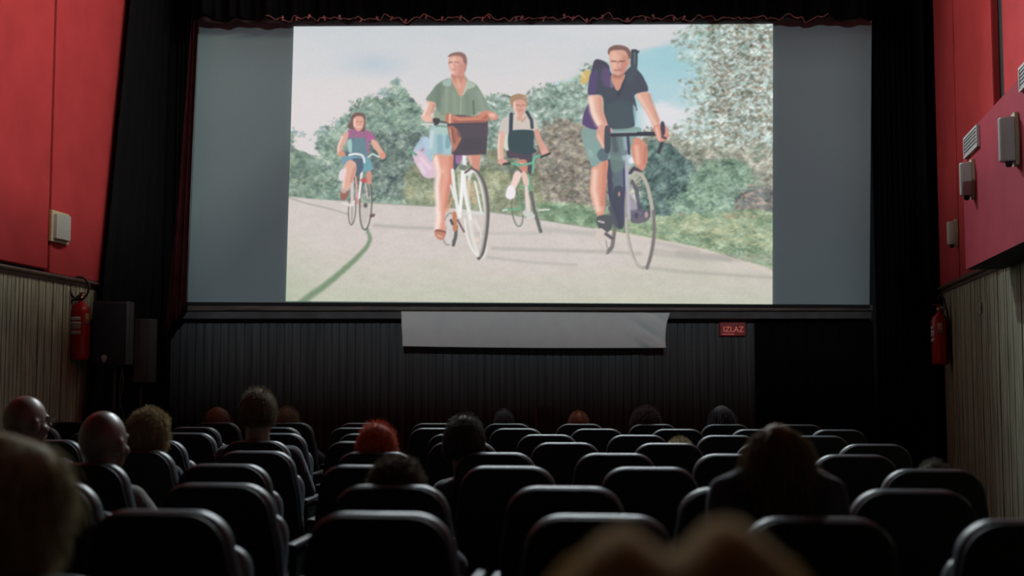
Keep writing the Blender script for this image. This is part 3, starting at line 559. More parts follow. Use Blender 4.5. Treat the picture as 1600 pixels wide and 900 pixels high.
    C.poly([(85, 300), (110, 262), (158, 245), (160, 320), (130, 350), (92, 355)], (206, 176, 104)); C.line([(95, 270), (115, 300)], 3, (232, 210, 160), .8); C.poly([(175, 250), (192, 175), (235, 165), (300, 200), (310, 260), (250, 260), (190, 270)], (58, 58, 78)); C.poly([(480, 100), (500, 88), (530, 100), (525, 240), (480, 230)], (52, 66, 76)); C.line([(495, 95), (535, 105)], 4, (44, 50, 60)); C.line([(508, 110), (508, 200)], 3, (90, 110, 115), .8)
    C.poly([(150, 510), (110, 590), (100, 640), (110, 680), (210, 712), (260, 640), (200, 500)], (80, 62, 108)); C.line([(500, 450), (525, 560)], 2, (70, 78, 90)); C.poly([(490, 480), (510, 470), (520, 530), (500, 520)], (64, 70, 84))
    C.poly([(150, 440), (150, 350), (165, 275), (215, 235), (290, 235), (330, 280), (350, 370), (390, 400), (410, 330), (440, 260), (490, 215), (540, 255), (580, 310), (612, 410), (510, 440), (495, 560), (505, 640), (500, 690), (400, 705), (330, 705), (300, 680), (270, 620), (255, 450)], (56, 66, 80), 1, 1.2)
    C.poly([(155, 440), (152, 350), (170, 280), (215, 245), (215, 340), (200, 445)], (78, 62, 112), .85, 4); C.poly([(260, 240), (310, 245), (325, 370), (300, 380), (250, 330)], (96, 70, 120), .7, 4); C.line([(325, 330), (330, 375)], 4, (120, 120, 140), .8, 2)
    C.poly([(290, 520), (480, 500), (490, 680), (320, 690)], (58, 80, 86), .7, 8); C.line([(430, 260), (400, 400), (380, 440)], 5, (42, 52, 62), .8, 3); C.line([(500, 240), (470, 330)], 10, (64, 78, 88), .6, 6)
    C.poly([(325, 290), (430, 280), (410, 350), (385, 405), (355, 390)], (206, 142, 120)); C.line([(350, 300), (400, 300)], 6, (172, 104, 88), .6, 5)
    C.poly([(150, 450), (250, 455), (262, 560), (300, 690), (270, 720), (225, 690), (180, 620), (160, 540)], (222, 168, 146)); C.line([(165, 470), (178, 570), (225, 670)], 8, (248, 218, 202), .8, 6); C.line([(240, 470), (245, 570), (275, 650)], 5, (196, 126, 104), .6, 5)
    C.poly([(225, 690), (290, 670), (305, 700), (280, 760), (278, 850), (262, 860), (240, 820), (210, 770)], (218, 154, 134)); C.line([(225, 760), (262, 845)], 4, (240, 190, 172), .7, 3); C.ell(322, 735, 14, 34, 0, (216, 140, 140))
    C.poly([(520, 440), (612, 420), (640, 500), (680, 590), (705, 670), (660, 700), (620, 620), (560, 520)], (218, 162, 140)); C.line([(540, 450), (600, 550), (665, 670)], 5, (240, 200, 184), .7, 4); C.line([(620, 440), (665, 560), (695, 640)], 4, (190, 120, 98), .6, 4)
    C.line([(330, 752), (460, 748), (700, 745)], 6.5, (38, 44, 54)); C.line([(330, 735), (520, 730)], 3, (150, 176, 178), .8); C.poly([(275, 700), (310, 690), (320, 760), (315, 880), (275, 880)], (54, 64, 78), .95); C.line([(725, 660), (735, 740), (715, 830), (695, 890)], 5, (48, 50, 62))
    C.poly([(655, 690), (720, 670), (765, 705), (775, 770), (745, 800), (700, 805), (670, 750)], (214, 142, 122)); C.poly([(710, 670), (740, 660), (745, 740), (720, 760)], (60, 58, 76)); C.line([(680, 700), (700, 790)], 4, (240, 184, 166), .8, 3); C.line([(725, 770), (750, 780)], 4, (84, 60, 80))
    C.poly([(298, 110), (310, 75), (360, 52), (430, 60), (470, 90), (482, 140), (455, 165), (440, 110), (330, 105), (310, 130)], (120, 86, 78)); C.poly([(312, 120), (335, 95), (420, 92), (446, 120), (462, 165), (450, 230), (420, 275), (375, 296), (335, 270), (315, 200)], (214, 156, 136))
    C.poly([(320, 120), (350, 100), (385, 140), (375, 230), (345, 262), (322, 210)], (240, 190, 168), .55, 6); C.poly([(425, 130), (458, 165), (448, 235), (415, 275), (395, 240)], (182, 116, 100), .6, 6); C.line([(328, 178), (362, 180)], 2.4, (120, 76, 70), .85, 1.4); C.line([(388, 180), (425, 178)], 2.4, (120, 76, 70), .85, 1.4); C.line([(376, 180), (372, 222), (386, 226)], 2, (176, 108, 94), .8, 1.5); C.line([(350, 248), (402, 246)], 2.6, (172, 100, 92), .85, 1.6); C.line([(340, 285), (375, 298), (415, 284)], 3, (130, 84, 76), .6, 3); C.ell(462, 195, 10, 22, 10, (210, 142, 124)); C.ell(380, 215, 14, 10, 0, (236, 180, 158), .6, 3)
    C.o = (0., 0., 1.)
    # light blur, pale haze mixed into the colours of the whole frame
    k = np.array([1, 3, 4, 3, 1.]); k /= k.sum(); a = C.a
    for ax in (0, 1):
        p = np.pad(a, [(2, 2) if i == ax else (0, 0) for i in range(3)], 'edge')
        a = sum(k[i]*np.take(p, range(i, i+a.shape[ax]), ax) for i in range(5))
    g = a.mean(2, keepdims=True); a = a*.88+g*.06+np.array([222, 214, 213])*.06; a = a+(fbm(w, h, 3, 91, 1, 2)-.5)[..., None]*7
    return np.clip(a, 0, 255)/255.
FILM = paint_film()
def film_mesh():
    Q = [(446.5, 470.5), (1207, 475.5), (1207.5, 37.5), (459, 41.5)]
    W, H = 760, 436
    s = np.linspace(0, 1, W)[None, :]; t = np.linspace(0, 1, H)[:, None]
    Pp = [Q[0][k]*(1-s)*(1-t)+Q[1][k]*s*(1-t)+Q[2][k]*s*t+Q[3][k]*(1-s)*t for k in (0, 1)]
    u, v = (Pp[0]-800)/F, (450-Pp[1])/F
    dy = math.cos(PH_)-v*math.sin(PH_); dz = math.sin(PH_)+v*math.cos(PH_); k = (SY-.010)/dy
    co = np.stack([u*k, np.full_like(u, SY-.010), CAMZ+dz*k], -1)-np.array(scr.location)
    fx = (Pp[0]-PX0)*PS-.5; fy = (Pp[1]-PY0)*PS-.5
    xi = np.clip(fx.astype(int), 0, PW-2); yi = np.clip(fy.astype(int), 0, PH-2); ax = (fx-xi)[..., None]; ay = (fy-yi)[..., None]
    c = (FILM[yi, xi]*(1-ax)+FILM[yi, xi+1]*ax)*(1-ay)+(FILM[yi+1, xi]*(1-ax)+FILM[yi+1, xi+1]*ax)*ay
    c = np.clip(c, 0, 1); lin = np.where(c < .04045, c/12.92, ((c+.055)/1.055)**2.4)
    me = bpy.data.meshes.new('projected_film')
    n = W*H; me.vertices.add(n); me.vertices.foreach_set('co', co.reshape(-1).astype(np.float32))
    i = np.arange(W-1)[None, :]+W*np.arange(H-1)[:, None]
    fcs = np.stack([i, i+1, i+1+W, i+W], -1).reshape(-1).astype(np.int32); nf = len(fcs)//4
    me.loops.add(nf*4); me.loops.foreach_set('vertex_index', fcs); me.polygons.add(nf)
    me.polygons.foreach_set('loop_start', np.arange(0, nf*4, 4, dtype=np.int32)); me.update(calc_edges=True)
    at_ = me.color_attributes.new('film', 'FLOAT_COLOR', 'POINT')
    at_.data.foreach_set('color', np.concatenate([lin, np.ones((H, W, 1))], -1).reshape(-1).astype(np.float32))
    m = bpy.data.materials.new('projected film'); m.use_nodes = True; nt = m.node_tree; p = nt.nodes['Principled BSDF']
    p.inputs['Base Color'].default_value = (.12, .12, .12, 1); p.inputs['Roughness'].default_value = 1; p.inputs['Specular IOR Level'].default_value = 0
    a = nt.nodes.new('ShaderNodeVertexColor'); a.layer_name = 'film'
    nt.links.new(a.outputs['Color'], p.inputs['Emission Color']); p.inputs['Emission Strength'].default_value = FILM_GAIN
    me.materials.append(m); me.validate()
    o = bpy.data.objects.new('projected_film', me); link(o, scr); o['label'] = 'bright film picture of four people cycling on a road'
film_mesh()
# ---------------------------------------------------------------- curtains and masking
def curtain(name, fn, nu, nv, m, parent=None, th=.006, smooth=True):
    bm = BM(); grid(bm, fn, nu, nv); solid(bm, th); return obj(name, bm, m, parent, smooth)
def lerpP(A, B, t): return Vector(A)*(1-t)+Vector(B)*t
def red_curtain(s, t):
    top = lerpP(at(300, 22, 11.3), at(309, 22, 11.3), s); bot = lerpP(at(258, 520, 11.3), at(291, 480, 11.3), s)
    p = lerpP(bot, top, t); p.y += .022*math.sin(s*math.pi*5+t*1.5); p.x += .006*math.sin(s*11+t*3); return p
tag(curtain('side_curtain', red_curtain, 40, 20, M_VELV, None, .002), 'narrow dark red curtain gathered at the left edge of the screen', 'curtain')
def drape_l(s, t):
    A = onL(205, 0, .12); B = onL(163, 440, .12); z = 5.55*t; y = B.y+(A.y-B.y)*(z-B.z)/(A.z-B.z); e = Lw(y, z, .12)
    w = Vector((lx(Y1-.1)+.15, Y1-.12, e.z)); p = lerpP(e, w, s); p.x += .02*math.sin(s*40)*min(1, s*8); return p
tag(curtain('masking_drape', drape_l, 80, 14, M_DRAPE), 'black cloth hanging over the far end of the left wall', 'drape', 'black masking drapes')
def drape_r(s, t):
    e = Vector((Rw(onR(1476, 400).y, 0, .12).x, onR(1474, 400).y, t*5.55)); w = Vector((rx(Y1-.1)-.15, Y1-.12, e.z))
    p = lerpP(e, w, s); p.x += .015*math.sin(s*30)*min(1, s*8); return p
tag(curtain('masking_drape', drape_r, 60, 10, M_DRAPE), 'black cloth hanging over the far end of the right wall', 'drape', 'black masking drapes')
def drape_f(s, t):
    a = at(1368, 300, 11.6).x; b = rx(11.4)-.1; return Vector((a*(1-s)+b*s, 11.62+.03*math.sin(s*50), t*5.55))
tag(curtain('masking_drape', drape_f, 120, 4, M_DRAPE), 'black drape between the screen and the right wall', 'drape', 'black masking drapes')
def drape_d(s, t):
    a = at(1181, 560, 11.66).x; b = at(1366, 560, 11.66).x; return Vector((a*(1-s)+b*s, 11.69+.02*math.sin(s*44), t*(SB-.17)))
tag(curtain('door_curtain', drape_d, 100, 4, M_DRAPE), 'black curtain closing the exit beside the boarded front wall', 'curtain')
def drape_g(s, t):
    a = lx(11.5)+.1; b = at(300, 300, 11.6).x; return Vector((a*(1-s)+b*s, 11.62+.03*math.sin(s*40), 2.0+t*3.55))
tag(curtain('masking_drape', drape_g, 80, 4, M_DRAPE), 'black drape between the left wall and the screen', 'drape', 'black masking drapes')
VY = 11.22
val = empty('valance', (0, VY, 5.55)); tag(val, 'black pleated valance with wavy pale red braid above the screen', 'valance')
rv = random.Random(8); ph = [rv.uniform(0, 6) for _ in range(8)]
def hem(s):
    x = 300+s*1066
    return x, 27.5+1.6*math.sin(x*.11+ph[0])+1.3*math.sin(x*.27+ph[1])+.9*math.sin(x*.071+ph[2])+2.2*abs(math.sin(x*.045+ph[3]))-1.5*s
def val_fn(s, t):
    x, y = hem(s); b = at(x, y, VY); z = b.z*(1-t)+5.56*t
    return Vector((b.x, VY+.05*math.sin(x*.13+ph[4])+.03*math.sin(x*.31), z))-val.location
curtain('pleated_cloth', val_fn, 700, 3, M_DRAPE, val)
def low_fn(s, t):
    x, y = hem(s); y2 = 34.5+1.6*math.sin(x*.09+ph[5])+1.2*math.sin(x*.2+ph[6])-3*max(0, s-.75)*4*.9+(1.5 if x < 640 else 0)
    a = at(x, y+.3, VY+.05); b = at(x, y2, VY+.05); p = lerpP(a, b, t); p.y += .04*math.sin(x*.13+ph[4]); return p-val.location
curtain('lower_flounce', low_fn, 700, 2, mat('brown black flounce', (.028, .012, .012), .9, var=.4), val)
bm = BM(); pts = []
for i in range(520):
    s = .11+i/519*.82; x, y = hem(s); p = at(x, y+.8*math.sin(x*.5), VY-.02); p.y += .05*math.sin(x*.13+ph[4])+.03*math.sin(x*.31); pts.append(p-val.location)
tube(bm, pts, .0042, 5); br = obj('braid_trim', bm, M_BRAID, val)
# tassel knots hanging from the braid
for k in range(26):
    s = .13+k/25*.6+rv.uniform(-.01, .01); x, y = hem(s); p = at(x, y-.8, VY-.03)
    bm = BM(); lathe(bm, [(.004, .018), (.012, .010), (.013, 0), (.006, -.008), (.009, -.022), (.004, -.030)], 8)
    o = obj('tassel', bm, M_BRAID, val); o.location = p-val.location; o.rotation_euler = (0, rv.uniform(-.6, .6), 0)
# ---------------------------------------------------------------- cloth banner under the screen
BY = 11.36
bq = [at(629, 541, BY), at(1041, 543.5, BY), at(1046.5, 489, BY), at(626.5, 486.5, BY)]
def ban(s, t):
    p = bil(bq, s, t); w = math.exp(-((s-.93)/.07)**2)
    p.y += .010*math.sin(s*7+t*2)+.022*w*math.sin((s*1.1+t*.25)*46)+.012*math.exp(-(s/.06)**2)*math.sin(t*9)
    p.z += .014*math.sin(s*math.pi)*(-1)*(1-t)*.6; p.x += .02*(s > .5)*math.sin(t*math.pi)*-((s-.5)*2)**6; return p
tag(curtain('cloth_banner', ban, 160, 30, M_BANNER, None, .004), 'plain white cloth banner stretched under the film screen', 'banner')
# ---------------------------------------------------------------- exit sign
sg = empty('exit_sign', at(1144, 525, 11.70)); tag(sg, 'small red exit sign on dark boards below the screen', 'sign')
o0 = sg.location; w = (at(1164, 515, 11.66).x-at(1124, 515, 11.66).x)/2; hh = .132
bm = BM(); box(bm, (-w, -.045, 0), (w, .03, hh), .008); obj('sign_box', bm, M_SIGN, sg)
cu = bpy.data.curves.new('sign_text', 'FONT'); cu.body = 'IZLAZ'; cu.size = .074; cu.extrude = .002; cu.align_x = 'CENTER'
to = bpy.data.objects.new('sign_text', cu); COL.objects.link(to); dg = bpy.context.evaluated_depsgraph_get()
tm = bpy.data.meshes.new_from_object(to.evaluated_get(dg)); bpy.data.objects.remove(to); tm.materials.clear(); tm.materials.append(M_SIGNT)
t2 = bpy.data.objects.new('sign_lettering', tm); link(t2, sg); t2.rotation_euler = (math.pi/2, 0, 0); t2.location = (.004, -.049, .038)
bm = BM(); box(bm, (-w*.85, -.0475, .012), (w*.1, -.044, .018)); obj('sign_underline', bm, M_SIGNT, sg)
# ---------------------------------------------------------------- wall lamps, vents, speakers
def frameR(P, face=RN):    # object frame: local -Y looks into the room, X along the wall
    return math.atan2(face.y, face.x)+math.pi/2
def wall_lamp(px, py, hpx, off, label, group='white half round wall lamps'):
    p = onR(px, py, off); h = hpx/F*p.y
    e = empty('wall_lamp', p-Vector((0, 0, h/2)), frameR(p)); tag(e, label, 'wall lamp', group)
    w = h*.33
    bm = BM()
    prof = [(-w*.72, h*.5), (-w*.5, h*1.10), (w*.5, h*1.10), (w*.72, h*.5), (w*.5, -h*.10), (-w*.5, -h*.10)]
    loft(bm, [[(a, y, b) for a, b in prof] for y in (-.022, -.002)]); obj('mounting_plate', bm, M_CREAM, e)
    bm = BM(); n = 16
    def lp(s, z): return [(w*.56*s*math.cos(math.pi*k/n), -.024-w*.95*s*math.sin(math.pi*k/n), z) for k in range(n+1)]
    loft(bm, [lp(.93, 0), lp(1, h*.03), lp(1, h*.97), lp(.93, h)]); obj('lamp_shade', bm, M_WHITE, e, False)
    bm = BM(); lathe(bm, [(.012, 0), (.02, .01), (.02, .03), (.008, .035)], 10, (0, -.05, -.03)); obj('shade_knob', bm, M_ARM, e)
wall_lamp(1522, 280, 52, BO, 'white half round wall lamp below the air grille on the duct')
wall_lamp(1590, 218, 70, BO, 'white half round wall lamp nearest the camera, cut by the frame')
wall_lamp(1496, 364, 36, .052, 'small white wall lamp on the red panel beyond the duct')
def grille(px, py, hpx, label, wf=1.5):
    p = onR(px, py, BO); h = hpx/F*p.y; w = h*wf
    e = empty('air_grille', p-Vector((0, 0, h/2)), frameR(p)); tag(e, label, 'air vent', 'white air grilles on the duct')
    bm = BM(); b = h*.10
    for lo, hi in (((-w/2, 0), (w/2, b)), ((-w/2, h-b), (w/2, h)), ((-w/2, b), (-w/2+b, h-b)), ((w/2-b, b), (w/2, h-b))): box(bm, (lo[0], -.02, lo[1]), (hi[0], -.001, hi[1]))
    obj('grille_frame', bm, M_GRILLE, e)
    bm = BM(); box(bm, (-w/2+b, -.004, b), (w/2-b, -.001, h-b)); obj('shade_plate', bm, M_VOID, e)  # flat dark plate put in for the shade inside the duct
    bm = BM()
    for k in range(9): x = -w/2+b+(w-2*b)*(k+.5)/9; box(bm, (x-.004, -.013, b), (x+.004, -.007, h-b))
    for k in range(5): z = b+(h-2*b)*(k+.5)/5; box(bm, (-w/2+b, -.016, z-.004), (w/2-b, -.012, z+.004))
    obj('louvre_bars', bm, M_GRILLE, e)
grille(1520, 222, 34, 'white air grille on the duct above the middle wall lamp', 3.3)
grille(1612, 110, 40, 'white air grille at the right edge of the photo', 3.3)
p = onR(1533, 482, .02); e = empty('light_switch', p-Vector((0, 0, .04)), frameR(p)); tag(e, 'small white switch on the right board wall', 'switch')
bm = BM(); box(bm, (-.035, -.012, 0), (.035, 0, .085), .004); obj('switch_plate', bm, M_WHITE, e)
bm = BM(); box(bm, (-.014, -.019, .025), (.014, -.01, .060), .003); obj('rocker', bm, M_GRILLE, e)
# white box speaker on the left wall
p = onL(90, 356, .052); e = empty('wall_speaker', p-Vector((0, 0, .11)), math.atan2(LN.y, LN.x)+math.pi/2); tag(e, 'white boxy wall speaker on the red left wall', 'speaker')
bm = BM(); box(bm, (-.155, -.025, -.012), (.155, 0, .235), .006); obj('mounting_plate', bm, M_CREAM, e)
bm = BM(); loft(bm, [[(x*s, y, .012+z*.195) for x, y, z in ((-.125, -.025, z), (-.12, -.05, z), (-.07, -.075, z), (.07, -.075, z), (.12, -.05, z), (.125, -.025, z))] for z, s in ((0, .97), (.04, 1), (.96, 1), (1, .97))]); obj('speaker_shell', bm, M_WHITE, e)
bm = BM()
for k in range(10): z = .03+k*.017; box(bm, (-.055, -.077, z), (.055, -.074, z+.006))
obj('sound_slots', bm, M_GRILLE, e)
# ---------------------------------------------------------------- fire extinguishers
def extinguisher(base, rz, s, label, loop):
    e = empty('fire_extinguisher', base, rz); tag(e, label, 'fire extinguisher'); e.scale = (s, s, s)
    bm = BM(); lathe(bm, [(.06, 0), (.075, .01), (.078, .03), (.078, .40), (.07, .44), (.04, .475), (.025, .485), (.022, .50)], 24); obj('cylinder', bm, M_EXT, e, True)
    bm = BM(); lathe(bm, [(.024, .0), (.026, .03), (.018, .035), (.018, .055)], 14, (0, 0, .50)); obj('valve', bm, M_BRASS, e, True)
    bm = BM(); box(bm, (-.012, -.10, .555), (.012, .03, .565), .003); box(bm, (-.012, -.09, .525), (.012, .02, .535), .003, Matrix.Rotation(-.12, 4, 'X')); obj('handle', bm, M_EXT, e)
    bm = BM(); lathe(bm, [(.016, 0), (.018, .01), (.016, .014)], 12, (.03, 0, .53)); obj('pressure_gauge', bm, M_SILV, e)
    bm = BM()
    if loop: pts = [(-.02, -.02, .54)]+[(-.06-.075*math.cos(a)*1.0+.04, -.03, .60+.095*math.sin(a)) for a in np.linspace(-1.2, 4.6, 24)]+[(-.075, -.02, .50), (-.095, -.01, .42), (-.098, 0, .25), (-.095, 0, .12)]
    else: pts = [(0, -.02, .55), (.01, -.03, .62), (.03, -.02, .66), (.06, -.02, .62), (.085, -.01, .5), (.098, 0, .35), (.098, 0, .14)]
    tube(bm, pts, .010, 8); h = obj('hose', bm, M_RUBBER, e, True)
    bm = BM(); x, y, z = pts[-1]; tube(bm, [(x, y, z+.03), (x, y, z-.09)], [.012, .020], 10); obj('nozzle', bm, M_RUBBER, e, True)
    def lab(z0, z1, a0, a1, m, nm):
        bm = BM(); n = 10; L = [[(.0795*math.cos(a0+(a1-a0)*k/n), .0795*math.sin(a0+(a1-a0)*k/n), z) for z in (z0, z1)] for k in range(n+1)]
        V = [[bm.verts.new(q) for q in l] for l in L]
        for a, b in zip(V, V[1:]): bm.faces.new((a[0], b[0], b[1], a[1]))
        solid(bm, -.001); obj(nm, bm, m, e, True)
    for z0, z1 in ((.33, .36), (.26, .32), (.215, .245)): lab(z0, z1, -2.9, -1.7, M_LABEL, 'white_label')
    lab(.30, .39, -1.25, -.75, M_LABELY, 'yellow_label')
    bm = BM(); box(bm, (-.012, .06, .28), (.012, .13, .32)); tube(bm, [(.082*math.cos(a), .082*math.sin(a), .30) for a in np.linspace(0, 2*math.pi, 25)], .004, 6); obj('wall_bracket', bm, M_STEEL, e)
pL = wp(LP, LD, LN, 9.85, 0, .15); b = at(124, 563, pL.y); extinguisher(Vector((at(124, 563, 9.85).x, 9.85, b.z)), .5, .98, 'red fire extinguisher with a looped hose left of the black loudspeaker', True)
b = at(1470, 570, 10.75); extinguisher(Vector((b.x, 10.75, b.z)), -.9, .95, 'red fire extinguisher hanging low on the right wall boards', False)
# ---------------------------------------------------------------- loudspeakers at the front left
SPY = 9.9
a = at(142, 570, SPY); c = at(201, 471, SPY); W_, H_ = c.x-a.x, c.z-a.z
sp = empty('loudspeaker', (a.x+W_/2, SPY+.12, a.z), .10); tag(sp, 'black loudspeaker with a silver badge on a pole stand', 'loudspeaker', 'black loudspeakers left of the screen')
def cabinet(e, W, H, D):
    bm = BM(); loft(bm, [[(x*s, y, z) for x, y in ((-W/2, -D/2), (W/2, -D/2), (W/2, D*.1), (W*.34, D/2), (-W*.34, D/2), (-W/2, D*.1))] for z, s in ((0, .98), (.01, 1), (H-.01, 1), (H, .98))]); obj('cabinet', bm, M_CAB, e)
    bm = BM(); box(bm, (-W/2+.012, -D/2-.018, .02), (W/2-.03, -D/2+.002, H-.02), .008); obj('front_grille', bm, M_CLOTHG, e)
cabinet(sp, W_, H_, .26)
bm = BM(); box(bm, (W_/2-.028, -.146, .0), (W_/2-.004, -.128, H_), .004); obj('side_strip', bm, mat('grey plastic edge', (.10, .10, .10), .4), sp)
bm = BM(); M_ = Matrix.Rotation(math.pi/2, 4, 'X'); lathe(bm, [(.001, 0), (.022, .0), (.024, .004), (.020, .006), (.018, .004), (.001, .004)], 24)
for k in range(3):
    aa = k*2*math.pi/3+math.pi/2; tube(bm, [(.004*math.cos(aa), .004*math.sin(aa), .007), (.019*math.cos(aa), .019*math.sin(aa), .007)], .0018, 6)
for v in bm.verts: v.co = M_ @ v.co
o = obj('round_badge', bm, M_SILV, sp); o.location = (-.045, -.150, .058)
bm = BM(); box(bm, (-.062, -.152, .022), (-.028, -.148, .032)); obj('badge_plate', bm, M_SILV, sp)
st = empty('speaker_stand', (sp.location.x, sp.location.y, 0)); tag(st, 'black tripod stand carrying the loudspeaker with the silver badge', 'stand')
bm = BM(); tube(bm, [(0, 0, .35), (0, 0, a.z-.004)], .018, 12); obj('pole', bm, M_CAB, st)
bm = BM(); lathe(bm, [(.03, .30), (.034, .31), (.034, .40), (.02, .42)], 14); obj('collar', bm, M_CAB, st)
for k in range(3):
    aa = k*2*math.pi/3+.5; bm = BM(); tube(bm, [(0, 0, .38), (.22*math.cos(aa), .22*math.sin(aa), .015)], .011, 8); obj('leg', bm, M_CAB, st)
bm = BM(); g = [(.10, -.10, a.z-.01), (.12, -.12, a.z-.15), (.10, -.13, a.z-.3), (.13, -.12, a.z-.42), (.17, -.10, .6), (.2, -.08, .02), (.3, .1, .012)]
tube(bm, g, .004, 6); g2 = [(.10, -.10, a.z-.01), (.09, -.12, a.z-.2), (.11, -.12, .7), (.14, -.1, .1), (.16, 0, .012)]; tube(bm, g2, .003, 6)
cb = obj('speaker_cable', bm, mat('grey cable', (.10, .10, .10), .5), None, True); cb.location = (sp.location.x, sp.location.y, 0); tag(cb, 'thin grey cables dangling under the loudspeaker', 'cable')
a2 = at(203, 598, 10.5); c2 = at(229, 497, 10.5)
s2 = empty('loudspeaker', (a2.x+.02, 10.72, 1.30-.03), -.9); tag(s2, 'grey black loudspeaker turned sideways behind the badge loudspeaker', 'loudspeaker', 'black loudspeakers left of the screen'); s2.location.z = a2.z
cabinet(s2, .26, c2.z-a2.z, .22)
st2 = empty('speaker_stand', (s2.location.x, s2.location.y, 0)); tag(st2, 'black pole stand under the sideways loudspeaker', 'stand')
bm = BM(); tube(bm, [(0, 0, .02), (0, 0, a2.z-.004)], .018, 12); obj('pole', bm, M_CAB, st2)
bm = BM(); lathe(bm, [(.16, 0), (.16, .012), (.03, .025), (.025, .05)], 24); obj('base_plate', bm, M_CAB, st2)
# dark upright box at the foot of the boards
a = at(838, 690, 11.3); c = at(862, 636, 11.3); e = empty('floor_box', ((a.x+c.x)/2, 11.4, 0)); tag(e, 'dark upright box on the floor before the boarded wall', 'box')
bm = BM(); box(bm, (-.075, -.1, 0), (.075, .1, c.z), .006); obj('box_body', bm, M_CAB, e)
bm = BM(); box(bm, (-.082, -.108, 0), (-.068, -.095, c.z+.002), .003); obj('corner_strip', bm, mat('lighter grey edge', (.12, .12, .13), .5), e)  # strip in a lighter grey along the left edge
# ---------------------------------------------------------------- ceiling trough added to light the side walls, added fill lamps, projector
tr0, tr1 = Vector(((lx(6.4)+rx(6.4))/2, 6.4, 5.42)), Vector(((lx(9.9)+rx(9.9))/2, 9.9, 5.42))
tl = (tr1-tr0).length; td = (tr1-tr0)/tl
tro = empty('added_trough', (tr0+tr1)/2, -math.atan2(td.x, td.y)); tag(tro, 'long dark ceiling trough added out of view to light the side walls', 'added ceiling light')  # unseen fixture added to light the red walls, lips and baffles shape it
bm = BM(); box(bm, (-.25, -tl/2-.1, -.262), (.25, tl/2+.1, -.250)); box(bm, (-.012, -tl/2, -.25), (.012, tl/2, .17)); obj('trough_board', bm, M_BLACK, tro)
bm = BM(); box(bm, (-.9, tl/2+.1, -.262), (.9, tl/2+.115, .17)); obj('end_board', bm, M_BLACK, tro)
for s in (-1, 1):
    bm = BM(); box(bm, (s*.25-.006, -tl/2-.1, -.275), (s*.25+.006, tl/2+.1, -.186 if s < 0 else -.160)); obj('trough_lip', bm, M_CAB, tro)
    bm = BM(); tube(bm, [(s*.02, -tl/2, .0), (s*.02, tl/2, .0)], .006, 6); obj('lamp_holder', bm, M_CAB, tro)
    l = bpy.data.lights.new('added_trough_light', 'AREA'); l.shape = 'RECTANGLE'; l.size = .05; l.size_y = tl; l.energy = WASH_W*(1 if s < 0 else .8); l.color = (1, .93, .80)
    o = bpy.data.objects.new('added_trough_light', l); link(o, tro); o.location = (s*.05, 0, 0)
    o.rotation_euler = (0, math.radians(-s*58), 0)
bm = BM()
for k in range(17):
    y = -tl/2+.05+k*(tl-.1)/16
    for s in (-1, 1): box(bm, (s*.095 if s < 0 else .095, y-.003, -.25), (s*.245, y+.003, .17)) if s > 0 else box(bm, (-.245, y-.003, -.25), (-.095, y+.003, .17))
obj('baffles', bm, M_BLACK, tro)
for k in range(5):
    y = -tl/2+.6+k*(tl-1.2)/4; bm = BM(); tube(bm, [(-.2, y, -.25), (-.2, y, .178)], .006, 6); tube(bm, [(.2, y, -.25), (.2, y, .178)], .006, 6); obj('hanger_rod', bm, M_CAB, tro)
for x, nm in ((-1.0, 'left'), (.2, 'middle'), (1.4, 'right')):  # unseen lamps added to brighten the rims of seats and heads
    y = 10.75; e = empty('fill_lamp', (x, y, ZC)); tag(e, 'black fill lamp added above the screen, %s one of three' % nm, 'fill lamp', 'added fill lamps')
    d = (Vector((x*.9, 4.5, 1.0))-Vector((x, y, ZC-.46))).normalized()
    bm = BM(); lathe(bm, [(.04, 0), (.04, -.02), (.012, -.025), (.012, -.42)], 14); obj('ceiling_mount', bm, M_CAB, e)
    Q = d.to_track_quat('Z', 'Y').to_matrix().to_4x4(); T = Matrix.Translation((0, 0, -.46)) @ Q
    bm = BM(); lathe(bm, [(.03, -.14), (.07, -.12), (.085, .08), (.080, .08), (.06, -.10), (.03, -.11)], 20)
    for v in bm.verts: v.co = T @ v.co
    obj('lamp_housing', bm, M_CAB, e)
    spot('fill_light', Vector((x, y, ZC-.46))+d*.09, (x*.9, 4.5, 1.0), FILL_W, 95, 1.0, (.86, .96, 1), .06, e)
pj = empty('film_projector', (LAMP.x, LAMP.y-.15, 0)); tag(pj, 'film projector behind the port in the rear wall', 'projector')
bm = BM(); box(bm, (-.25, -.6, LAMP.z-.2), (.25, .05, LAMP.z+.22), .03); obj('projector_body', bm, M_CAB, pj)
bm = BM(); box(bm, (-.2, -.6, 0), (.2, -.05, LAMP.z-.2), .01); obj('projector_stand', bm, M_CAB, pj)
spot('projector_light', LAMP, ((TX0+TX1)/2, 11.5, (TZ0+TZ1)/2), PROJ_W, 32, .3, (.86, .95, 1), .03, pj)
